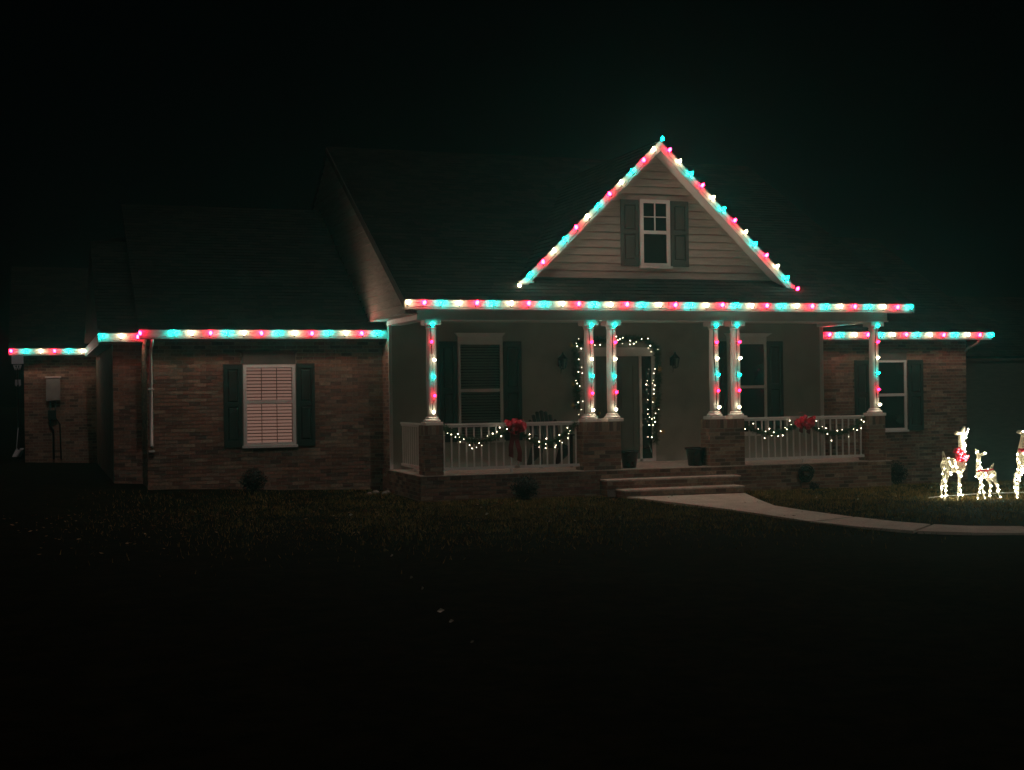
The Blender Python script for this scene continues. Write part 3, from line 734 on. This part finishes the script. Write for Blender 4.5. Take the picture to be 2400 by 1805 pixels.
g1 = thing('rail_garland', 'lit evergreen garland swagged below the red bow on the left porch railing', 'garland', (.2, GYR, 1.3), 'garlands on the porch railings')
path = swag((.15, GYR, 1.33), (1.43, GYR, 1.30), .27) + swag((1.46, GYR, 1.28), (2.62, GYR, 1.33), .32)
needles(path, 5200, .06, .06, g1)
Z5 = lambda L: [(900+x/3.687, 680+y/3.687) for x, y in L]
minis(Z5([(550,1237),(582,1248),(617,1270),(640,1245),(652,1268),(690,1288),(658,1312),(823,1322),(845,1343),(800,1360),(762,1368),(893,1260),(1000,1188),(1013,1262),(1062,1200),(1258,1247),(1258,1282),(1403,1283),(1398,1330),(1340,1357),(1397,1365),(1515,1252),(1518,1303),(1540,1318),(1487,1340),(1480,1358),(1585,1190),(1607,1217),(1596,1240),(1590,1280),(505,1215),(940,1240),(975,1225),(740,1340),(1340,1310)]), GYR-.05, g1)
g2 = thing('rail_garland', 'lit evergreen garland swagged beside the red bow on the right porch railing', 'garland', (5.9, GYR, 1.3), 'garlands on the porch railings')
path = swag((5.87, GYR, 1.27), (7.15, GYR, 1.27), .22) + swag((7.25, GYR, 1.27), (8.52, GYR, 1.30), .27)
needles(path, 5200, .06, .06, g2)
Z7 = lambda L: [(1700+x/3.962, 680+y/3.962) for x, y in L]
minis(Z7([(185,1290),(305,1290),(373,1312),(410,1287),(365,1375),(450,1320),(430,1352),(490,1357),(533,1350),(555,1278),(570,1293),(598,1213),(612,1248),(845,1215),(900,1268),(868,1285),(935,1283),(948,1337),(1085,1298),(1040,1305),(1145,1362),(985,1398),(1265,1205),(1285,1222),(1262,1283),(1225,1300),(260,1240),(1190,1290)]), GYR-.05, g2)
dg = thing('door_garland', 'lit evergreen garland framing the front door with gold stars', 'garland', (3.4, WF-.08, .6))
DY = WF-.10
path = [(3.42, DY, 1.55), (3.42, DY, 2.2), (3.40, DY, 2.80), (3.7, DY, 2.86), (4.1, DY, 2.86), (4.6, DY, 2.90), (4.9, DY, 2.86), (5.12, DY, 2.68), (5.15, DY, 2.3), (5.10, DY, 1.7), (5.07, DY, 1.2), (5.05, DY, .85)]
needles(path, 7500, .075, .075, dg)
Z8 = lambda L: [(1300+x/5.2, 760+y/5.2) for x, y in L]
minis(Z8([(293,178),(265,235),(275,268),(325,297),(293,428),(330,527),(290,582),(338,597),(260,685),(275,722),(305,755),(343,940),(288,952),(325,1040),(293,1100),(490,255),(555,250),(752,150),(795,180),(830,165),(770,195),(920,200),(825,238),(917,245),(965,238),(993,217),(1060,180),(1137,175),(1165,262),(1140,290),(1178,335),(1257,307),(1222,545),(1208,600),(1275,555),(1203,683),(1130,688),(1118,735),(1190,720),(1210,795),(1210,847),(1220,745),(1135,920),(1198,915),(1195,950),(1135,1040),(1268,1040),(1230,1088),(1135,1095),(1155,1135),(1185,1155),(1225,1190),(1200,1230),(1155,1230),(1292,1305),(1137,1373),(1185,1378),(1215,1140)]), DY-.06, dg)
def star(p, r, parent):
    q = MB()
    for k in range(12):
        d = Vector((math.cos(k*math.pi/6+random.uniform(-.1, .1)), random.uniform(-.5, .1), math.sin(k*math.pi/6+random.uniform(-.1, .1)))).normalized()*r*random.uniform(.7, 1.1)
        s_ = Vector((0, 1, 0)).cross(d).normalized()*r*.10
        q.add([Vector(p)-s_, Vector(p)+s_, Vector(p)+d], [(0, 1, 2)])
    q.build('gold_star', M['gold'], parent)
for px, py in ((1340, 810), (1343, 900), (1342, 950), (1546, 866), (1553, 1012), (1532, 935)): star(at(px, py, DY-.08), .085, dg)

def bow(px, py, label, r=.2, tails=.42):
    c = at(px, py, GYR-.09); t = thing('red_bow', label, 'bow', c, 'red bows on the porch railings')
    for k in range(26):
        th = random.uniform(0, 2*math.pi); ph = random.uniform(-1.1, .2)
        d = Vector((math.cos(th)*math.cos(ph)*1.05, math.sin(ph), math.sin(th)*math.cos(ph)*.78)).normalized(); d.z *= .8
        sd_ = d.cross(Vector((random.gauss(0, 1), random.gauss(0, 1), random.gauss(0, 1)))).normalized()
        nn_ = d.cross(sd_).normalized(); L = r*random.uniform(.8, 1.05); wdt = .032; pts = []
        for i in range(9):
            u = i/8*math.pi; pts.append(d*L*math.sin(u)**.8*1.0 + nn_*.05*math.cos(u)*math.sin(u)*2.0)
        q = MB(); vs = []
        for p_ in pts: vs += [c+p_-sd_*wdt*(.4+.6*min(1, p_.length/L)), c+p_+sd_*wdt*(.4+.6*min(1, p_.length/L))]
        q.add(vs, [(2*i, 2*i+1, 2*i+3, 2*i+2) for i in range(8)], 0, True); q.build('ribbon_loop', M['ribbon'], t)
    for s_ in (-1, 1):
        q = MB(); vs = []; n = 10
        for i in range(n+1):
            u = i/n; x = c.x+s_*(.035+.05*u)+.012*math.sin(u*9+s_); y = c.y+.01+.012*math.sin(u*7); z = c.z-.08-u*tails*(1+.08*s_)
            vs += [(x-.045, y, z), (x+.045, y+.012, z - (.04 if i == n else 0))]
        q.add(vs, [(2*i, 2*i+1, 2*i+3, 2*i+2) for i in range(n)], 0, True); o = q.build('ribbon_tail', M['ribbon_dark'], t)
    return t
bow(1207, 998, 'large red bow with long dark red tails on the left porch railing', .205, .48)
bow(1886, 987, 'large red bow without visible tails on the right porch railing', .215, .12)

# ------------------------------------------------------------------ things on and around the porch
def pot(x, y, label, s=1):
    q = MB(); r = .165*s; h = .31*s
    q.lathe([(r*.68, 0), (r*.74, .01), (r*.97, h*.86), (r*1.08, h*.87), (r*1.10, h), (r*.98, h), (r*.93, h*.9)], (0, 0, 0), 24)
    t = thing('planter', label, 'planter', (x, y, F), 'planters by the door opening'); link('pot', q.mesh('pot', M['pot']), t, (x, y, F))
    s_ = MB(); s_.lathe([(.001, h*.88), (r*.93, h*.895), (r*.93, h*.90)][:2]+[(r*.9, h*.9)], (0, 0, 0), 24); link('soil', s_.mesh('soil', M['soil']), t, (x, y, F))
pot(3.70, .10, 'black tapered planter beside the brick pedestal left of the steps'); pot(5.02, .10, 'black tapered planter beside the brick pedestal right of the steps', 1.08)

def porch_chair(x, y, rz, label):
    t = thing('porch_chair', label, 'chair', (x, y, F)); mt = M['chair']
    def L(name, mb):
        o = link(name, mb.mesh(name, mt), t, (x, y, F)); return o
    Rz = Matrix.Rotation(rz, 3, 'Z')
    def tr(mb): mb.v = [tuple(Rz @ Vector(v)) for v in mb.v]; return mb
    q = MB()
    for k in range(6): q.box((-.27, -.25+k*.085, .36+.012*k), (.27, -.175+k*.085, .38+.012*k))
    L('seat', tr(q))
    for k in range(7):
        u = (k-3)/3; h = 1.03-.17*u*u; q = MB(); xx = u*.235
        q.prism([(xx-.035, .22, .36), (xx+.035, .22, .36), (xx+.035+u*.015, .22+.30*(h-.36)/.65, h-.01*abs(u)), (xx+u*.015, .22+.30*(h-.36)/.65+.004, h+.012), (xx-.035+u*.015, .22+.30*(h-.36)/.65, h-.01*abs(u))], (0, .018, 0)); L('back_slat', tr(q))
    for s_ in (-1, 1):
        q = MB(); q.box((s_*.33-.055, -.30, .58), (s_*.33+.055, .30, .602)); L('armrest', tr(q))
        q = MB(); q.box((s_*.30-.02, -.27, 0), (s_*.30+.02, -.19, .579)); L('leg', tr(q))
        q = MB(); q.prism([(s_*.28-.015, -.25, .36), (s_*.28-.015, -.25, .28), (s_*.28-.015, .48, 0), (s_*.28-.015, .56, 0), (s_*.28-.015, .3, .36)], (.03, 0, 0)); L('leg', tr(q))
    return t
porch_chair(2.60, 1.15, R(0), 'dark slatted porch chair with arched back behind the left railing')

def shrub(x, y, r, label, n=1500, hz_=.85):
    z = ground_z(x, y); t = thing('shrub', label, 'shrub', (x, y, z), 'small dark shrubs round the house')
    q = MB()
    for _ in range(n):
        d = Vector((random.gauss(0, 1), random.gauss(0, 1), random.gauss(0, 1))).normalized(); rr = r*random.uniform(.45, 1.06)
        p = Vector((x, y, z+r*hz_)) + Vector((d.x*rr, d.y*rr, d.z*rr*hz_)); e = Vector((random.gauss(0, 1), random.gauss(0, 1), random.gauss(0, 1))).normalized()*.02
        f = e.cross(d).normalized()*.011; q.add([p-f, p+e*.9, p+f, p-e], [(0, 1, 2, 3)], random.randrange(2))
    q.build('foliage', M['leaf'], t)
    q = MB()
    for k in range(6):
        a = k*1.05; q.tube([(x, y, z-.02), (x+.3*r*math.cos(a), y+.3*r*math.sin(a), z+.5*r), (x+.7*r*math.cos(a), y+.7*r*math.sin(a), z+1.1*r)], [.012, .008, .003], 5)
    q.build('stem', M['bark'], t)
shrub(1.47, -.56, .25, 'low round dark shrub against the porch base below the left bow')
shrub(-2.75, 2.05, .24, 'low dark shrub below the lit window')
shrub(9.36, .15, .22, 'dark shrub beside the right end of the porch base', hz_=1.1)
shrub(7.12, -.52, .10, 'tiny sprig of a plant under the coiled hose', n=260)

t = thing('garden_hose', 'dark garden hose coiled on the porch base under the right railing', 'hose', (7.12, -.24, .28))
q = MB(); pts = []
for k in range(200):
    a = k/200*2*math.pi*6; r = .165-.0011*k*.45+.008*math.sin(a*.7); pts.append((7.12+r*math.cos(a), -.245-.028*((k*7) % 5)/5-.012, .29+r*math.sin(a)))
pts += [(7.0, -.27, .12), (6.98, -.32, .03), (7.2, -.42, .02), (7.5, -.36, .02)]
q.tube(pts, .011, 6); q.build('hose_coil', M['hose'], t)
q = MB(); q.box((7.04, -.30, .27), (7.20, -.212, .30))
ho = q.build('hose_hanger', M['black'], t)

for i, (x, y, s_) in enumerate(((-.62, 1.62, .07), (-.50, 1.45, .055), (-.76, 1.5, .05), (-.40, 1.66, .06))):
    bm = bmesh.new(); bmesh.ops.create_icosphere(bm, subdivisions=2, radius=s_)
    for v in bm.verts: v.co *= random.uniform(.86, 1.1); v.co.z *= .6
    me = bpy.data.meshes.new('stone'); bm.to_mesh(me); bm.free(); me.materials.append(M['stone'])
    for p_ in me.polygons: p_.use_smooth = True
    tag(link('stone', me, None, (x, y, ground_z(x, y)+s_*.35)), 'pale stone on the lawn at the inner corner left of the porch', 'stone', 'stones at the left porch corner')

# pale leaves scattered on the dark lawn
LP = [(-2.01, -2.67, 1.3), (-2.23, -4.31, .8), (-2.7, -7.91, .7), (-2.95, -9.73, .75), (-3.05, -10.5, .5), (-3.24, -11.75, 1.3), (-3.31, -12.29, .8), (-3.42, -13.18, .5), (-.14, -3.4, 1.1), (.15, -2.22, .8), (.29, -4.86, .6), (3.05, -3.1, .8), (6.3, -3.2, .8), (5.9, -2.6, .6)]
for x, y, s_ in LP:
    q = MB(); L = .024*s_
    for k in (0,):
        q.add([(-L, 0, .0), (-.3*L, -.5*L, .012), (L*.9, 0, .02), (-.2*L, .5*L, .03), (0, 0, .002)], [(0, 1, 4), (1, 2, 4), (2, 3, 4), (3, 0, 4)])
    o = q.build('fallen_leaf', M['pale_leaf'], None, (x, y, ground_z(x, y)+.045)); o.rotation_euler = (R(random.uniform(30, 70)), 0, random.uniform(-.6, .6))
    md = o.modifiers.new('s', 'SOLIDIFY'); md.thickness = .001
    tag(o, 'small pale dry leaf lying on the dark lawn', 'leaf', 'pale leaves on the lawn')

q = MB(); ri = random.Random(3)
for _ in range(900):
    x, y = ri.uniform(-7, 13), -6.5+6.1*ri.random()**.7
    if 2.9 < x < 5.7 and y > -4.6 and ri.random() < .8: continue
    z = ground_z(x, y)+ri.uniform(.02, .05); a = ri.uniform(0, 6.28); L = ri.uniform(.014, .034); t_ = ri.uniform(-.3, .3)
    u = Vector((math.cos(a), math.sin(a), t_))*L; v = Vector((-math.sin(a), math.cos(a), ri.uniform(-.5, .5)))*L*.5
    c = Vector((x, y, z)); q.add([c-u, c+v-u*.1, c+u, c-v-u*.1, c-Vector((0, 0, L*.3))], [(0, 1, 4), (1, 2, 4), (2, 3, 4), (3, 0, 4)], ri.randrange(2))
tag(q.build('leaf_litter', [mat('brown_dry_leaf', (.22, .12, .05), .8, .3, 20, .2), mat('tan_dry_leaf', (.40, .28, .15), .8, .3, 20, .2)]), 'brown dry leaves scattered over the lawn near the porch', 'leaf litter', kind='stuff')

# ------------------------------------------------------------------ lit deer
def skin_body(name, chains, mt, parent, loc, sub=2):
    vs, es, rad, idx = [], [], [], {}
    for ch in chains:
        prev = None
        for (p, r) in ch:
            key = tuple(round(c, 4) for c in p)
            if key not in idx: idx[key] = len(vs); vs.append(p); rad.append(r)
            i = idx[key]
            if prev is not None: es.append((prev, i))
            prev = i
    me = bpy.data.meshes.new(name); me.from_pydata(vs, es, []); o = link(name, me, parent, loc)
    md = o.modifiers.new('skin', 'SKIN'); me.skin_vertices[0].data[0].use_root = True
    for i, r in enumerate(rad): me.skin_vertices[0].data[i].radius = (r, r)
    md.use_smooth_shade = True; s = o.modifiers.new('sub', 'SUBSURF'); s.levels = sub; s.render_levels = sub
    dg_ = bpy.context.evaluated_depsgraph_get(); m2 = bpy.data.meshes.new_from_object(o.evaluated_get(dg_)); o.modifiers.clear(); o.data = m2; m2.name = name
    m2.materials.clear(); m2.materials.append(mt); return o
def deer(label, pos, scale, face, spec, nb, ground, leglights):
    """spec: zoomed profile coordinates -> local; face +1 looks right"""
    x0, yb, k = scale
    def P(zx, zy, dy=0): return ((zx-x0)/k, dy, (yb-zy)/k)
    t = thing('lit_deer', label, 'deer decoration', pos, 'lit wire deer on the lawn')
    chains = [[(P(*a[:2], a[2] if len(a) > 3 else 0), a[-1]) for a in ch] for ch in spec['body']]
    b = skin_body('body', chains, M['deer'], t, pos)
    for nm in ('ear', 'tail'):
        for ch in spec.get(nm, []):
            q = MB(); pts = [P(*a[:2], a[2]) for a in ch]; q.tube([Vector(p) for p in pts], [a[3] for a in ch], 10); link(nm, q.mesh(nm, M['deer']), t, pos)
    me = b.data; ps_ = [p for p in me.polygons if p.normal.y < .35]
    tot = [p.area for p in ps_]
    for p in random.choices(ps_, tot, k=nb):
        o = link('mini_light', DMINI, t, Vector(pos)+p.center+p.normal*.004); s_ = random.uniform(.35, .65); o.scale = (s_, s_, s_)
    for (zx, zy, *yy) in leglights:
        o = link('mini_light', DMINI, t, Vector(pos)+Vector(P(zx, zy, yy[0] if yy else -.10))); s_ = random.uniform(.5, .8); o.scale = (s_, s_, s_)
    return t, P
GZ = ground_z(8, -3.4)
D1 = dict(body=[
    [(900, 915, 0, .118), (790, 905, 0, .125), (735, 915, 0, .10), (700, 930, 0, .06)],
    [(900, 915, 0, .118), (1010, 905, 0, .122), (1075, 890, 0, .095), (1075, 790, 0, .066), (1068, 680, 0, .055), (1060, 560, 0, .050), (1058, 470, 0, .056), (1080, 410, 0, .050), (1110, 350, 0, .032), (1135, 305, 0, .016)],
    [(735, 915, 0, .10), (735, 1010, -.065, .055), (720, 1110, -.07, .032), (690, 1190, -.07, .022), (700, 1300, -.07, .017), (685, 1440, -.07, .017), (665, 1465, -.07, .018)],
    [(790, 905, 0, .125), (800, 1020, .065, .052), (770, 1130, .07, .030), (720, 1210, .07, .02), (725, 1320, .07, .016), (715, 1440, .07, .016)],
    [(1010, 905, 0, .122), (975, 1030, -.06, .036), (960, 1150, -.065, .022), (945, 1270, -.065, .017), (930, 1440, -.065, .016), (915, 1465, -.065, .018)],
    [(1075, 890, 0, .095), (1080, 1030, .06, .034), (1065, 1150, .065, .020), (1065, 1280, .065, .016), (1095, 1400, .065, .015)]],
    ear=[[(1035, 415, -.01, .012), (1000, 408, -.02, .030), (960, 408, -.03, .038), (925, 412, -.03, .022), (905, 410, -.03, .006)]],
    tail=[[(745, 830, 0, .014), (730, 780, 0, .026), (718, 730, 0, .022), (712, 685, 0, .006)]])
pos1 = (8.02, -3.4, GZ)
t1, P1 = deer('tall lit deer looking up with a red lit bow, beside the fawn', pos1, (900, 1465, 950), 1, D1, 38, GZ,
              [(680, 1160), (700, 1230), (690, 1300), (700, 1370), (960, 1225), (935, 1380), (1078, 1100, .04), (1066, 1240, .045), (1070, 1320, .045), (1095, 1395, .045), (785, 1055), (770, 1150, .045), (722, 1250, .05), (722, 1400, .05), (1035, 500), (1050, 560), (1070, 600), (1050, 650), (1065, 700), (1080, 430), (1105, 390), (1075, 480), (975, 410), (1120, 345)])
# red lit bow round its neck
q = MB()
def ribbon_local(P, pts, wd, mt, t, pos, name):
    q = MB(); vs = []
    for (a, b, c) in pts: p = Vector(P(a, b, c)); vs += [Vector(pos)+p+Vector((0, 0, wd)), Vector(pos)+p-Vector((0, 0, wd))]
    q.add(vs, [(2*i, 2*i+1, 2*i+3, 2*i+2) for i in range(len(pts)-1)], 0, True); o = q.build(name, mt, t); md = o.modifiers.new('s', 'SOLIDIFY'); md.thickness = .004
ribbon_local(P1, [(1000, 790, -.05), (1060, 760, -.075), (1120, 755, -.05), (1140, 770, .0)], .022, M['ribbon'], t1, pos1, 'collar')
for ang, L, wz in ((150, .16, .05), (120, .14, .045), (40, .08, .04), (-60, .12, .05), (-100, .13, .05), (200, .10, .045), (-20, .08, .035), (-140, .13, .045)):
    c0 = Vector(pos1)+Vector(P1(985, 745, -.09)); d = Vector((math.cos(R(ang)), 0, math.sin(R(ang))))
    s_ = Vector((-d.z, 0, d.x)); q = MB(); vs = []
    for i in range(7):
        u = i/6*math.pi; p = c0+d*L*math.sin(u)+Vector((0, -.035*math.cos(u)*math.sin(u)*2, 0)); vs += [p-s_*wz*math.sin(u)*.8-Vector((0, .02, 0))*math.cos(u), p+s_*wz*math.sin(u)*.8-Vector((0, .02, 0))*math.cos(u)]
    q.add(vs, [(2*i, 2*i+1, 2*i+3, 2*i+2) for i in range(6)], 0, True); q.build('bow_loop', M['ribbon'], t1)
for (zx, zy) in ((888, 700), (930, 735), (975, 660), (970, 718), (940, 785), (985, 800), (1005, 768), (1050, 765), (1035, 830), (1010, 805), (1060, 800), (925, 830), (905, 660), (1080, 770)):
    o = link('red_light', RMINI, t1, Vector(pos1)+Vector(P1(zx, zy, -.15))); s_ = random.uniform(.8, 1.15); o.scale = (s_, s_, s_)

D2 = dict(body=[
    [(1500, 1085, 0, .088), (1600, 1090, 0, .095), (1650, 1105, 0, .070)],
    [(1500, 1085, 0, .088), (1405, 1090, 0, .088), (1365, 1070, 0, .06), (1365, 980, 0, .046), (1375, 880, 0, .036), (1385, 800, 0, .040), (1358, 750, 0, .030), (1335, 715, 0, .022), (1318, 688, 0, .010)],
    [(1600, 1090, 0, .095), (1640, 1190, -.05, .036), (1680, 1270, -.055, .022), (1700, 1350, -.055, .016), (1735, 1475, -.055, .016)],
    [(1500, 1085, 0, .088), (1610, 1200, .05, .032), (1640, 1290, .055, .020), (1620, 1360, .055, .015), (1605, 1455, .055, .015)],
    [(1405, 1090, 0, .088), (1375, 1190, -.05, .028), (1360, 1300, -.055, .018), (1320, 1390, -.055, .014), (1290, 1475, -.055, .015)],
    [(1365, 1070, 0, .06), (1450, 1190, .05, .028), (1475, 1290, .055, .017), (1495, 1390, .055, .014), (1520, 1480, .055, .015)]],
    ear=[[(1400, 800, 0, .010), (1440, 775, -.01, .024), (1485, 755, -.02, .028), (1510, 765, -.02, .010)]],
    tail=[[(1600, 1020, 0, .018), (1625, 985, 0, .022), (1650, 950, 0, .016), (1665, 925, 0, .005)]])
pos2 = (8.66, -3.4, GZ)
t2, P2 = deer('small lit fawn looking up at the tall deer', pos2, (1500, 1485, 950), -1, D2, 22, GZ,
              [(1360, 1300, -.075), (1335, 1375, -.075), (1295, 1465, -.075), (1472, 1275, .03), (1498, 1385, .035), (1520, 1475, .035), (1455, 1185, .03), (1680, 1275, -.075), (1702, 1350, -.075), (1733, 1465, -.075), (1640, 1290, .035), (1620, 1365, .035), (1608, 1445, .035), (1345, 725, -.03), (1475, 757, -.04), (1372, 900, -.045), (1370, 980, -.05)])
ribbon_local(P2, [(1310, 1035, -.04), (1370, 1030, -.085), (1450, 1030, -.095), (1540, 1020, -.095), (1600, 1010, -.08)], .014, M['ribbon'], t2, pos2, 'collar')
ribbon_local(P2, [(1455, 1030, -.10), (1475, 1080, -.11), (1465, 1130, -.11), (1480, 1160, -.11)], .016, M['ribbon'], t2, pos2, 'bow_tail')
D3 = dict(body=[
    [(2260, 900, 0, .14), (2400, 900, 0, .145), (2500, 910, 0, .11)],
    [(2260, 900, 0, .14), (2130, 880, 0, .135), (2095, 830, 0, .085), (2100, 700, 0, .060), (2125, 580, 0, .046), (2150, 500, 0, .048), (2130, 440, -.02, .045), (2090, 480, -.10, .032), (2070, 500, -.14, .02)],
    [(2130, 880, 0, .135), (2030, 985, -.06, .040), (1960, 1080, -.07, .028), (1905, 1170, -.07, .024), (1920, 1300, -.07, .018), (1935, 1450, -.07, .017), (1920, 1485, -.07, .020)],
    [(2260, 900, 0, .14), (2150, 1040, .06, .036), (2110, 1170, .07, .024), (2080, 1300, .07, .017), (2090, 1470, .07, .017)],
    [(2400, 900, 0, .145), (2440, 1040, -.06, .05), (2450, 1180, -.07, .028), (2500, 1290, -.07, .02), (2480, 1470, -.07, .017)],
    [(2400, 900, 0, .145), (2500, 1040, .06, .05), (2530, 1180, .07, .028), (2570, 1290, .07, .02), (2560, 1470, .07, .017)]],
    ear=[[(2110, 440, -.02, .010), (2070, 432, -.04, .030), (2020, 428, -.06, .034), (1985, 425, -.06, .018), (1968, 424, -.06, .004)],
         [(2170, 440, 0, .010), (2220, 425, 0, .030), (2270, 420, 0, .030), (2300, 420, 0, .006)]],
    tail=[[(2560, 850, 0, .014), (2585, 800, 0, .026), (2600, 740, 0, .006)]])
pos3 = (9.36, -3.45, GZ-.005)
t3, P3 = deer('lit deer with a red collar cut off by the picture edge', pos3, (2100, 1485, 950), -1, D3, 60, GZ,
              [(1900, 1190), (1965, 1165), (1925, 1250), (1940, 1320), (1935, 1400), (1930, 1470), (2035, 1075), (2010, 1110)])
ribbon_local(P3, [(2040, 720, -.0), (2060, 725, -.05), (2100, 725, -.075), (2150, 720, -.05)], .034, M['ribbon'], t3, pos3, 'collar')
q = MB(); q.tube([(7.6, -3.3, GZ+.05), (8.0, -3.1, GZ+.045), (8.5, -3.15, GZ+.06), (9.0, -3.0, GZ+.05), (9.6, -3.2, GZ+.06), (10.5, -3.1, GZ+.05)], .008, 5)
tag(q.build('extension_cord', M['white_wire']), 'pale extension cord lying on the grass behind the deer', 'cord')

# ------------------------------------------------------------------ far left: board on a pole, pale slab, stake
t = thing('basketball_hoop', 'white backboard on a black pole beyond the left end of the house', 'basketball hoop', (-6.98, 20.2, .3))
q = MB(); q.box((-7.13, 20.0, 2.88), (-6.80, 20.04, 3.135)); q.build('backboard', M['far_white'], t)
q = MB(); q.tube([(-6.97, 20.25, .3), (-6.97, 20.25, 2.6), (-6.97, 20.05, 2.9)], .03, 8); q.build('pole', M['black'], t)
q = MB()
for k in range(16):
    a = 2*math.pi*k/16; b2 = a+2*math.pi/16
    q.tube([(-6.97+.11*math.cos(a), 19.86+.11*math.sin(a), 2.84), (-6.97+.11*math.cos(b2), 19.86+.11*math.sin(b2), 2.84)], .008, 5)
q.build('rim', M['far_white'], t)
q = MB()
for k in range(8):
    a = 2*math.pi*k/8
    q.tube([(-6.97+.11*math.cos(a), 19.86+.11*math.sin(a), 2.84), (-6.97+.07*math.cos(a+.4), 19.86+.07*math.sin(a+.4), 2.70)], .012, 4)
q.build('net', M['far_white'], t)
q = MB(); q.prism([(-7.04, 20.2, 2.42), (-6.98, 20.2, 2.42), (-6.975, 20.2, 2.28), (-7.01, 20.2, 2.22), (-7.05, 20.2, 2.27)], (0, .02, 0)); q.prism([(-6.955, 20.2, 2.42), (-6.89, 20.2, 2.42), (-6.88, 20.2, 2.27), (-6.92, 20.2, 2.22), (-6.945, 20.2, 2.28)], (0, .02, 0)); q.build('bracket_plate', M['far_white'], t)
q = MB(); q.prism([(-14, 13.6, .36), (-6.84, 15.2, .36), (-6.84, 21.5, .36), (-14, 20.0, .36)], (0, 0, -.12)); M['pale_concrete'] = mat('lamp_bright_concrete', (.80, .76, .78), .8, .06, 6, .2, 60, dirt=.1)  # slab colour whitened to imitate the light of an unseen lamp
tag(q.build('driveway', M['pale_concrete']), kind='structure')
q = MB(); q.tube([(-7.02, 19.6, .35), (-6.99, 19.6, .72), (-6.96, 19.6, 1.02)], .011, 5)
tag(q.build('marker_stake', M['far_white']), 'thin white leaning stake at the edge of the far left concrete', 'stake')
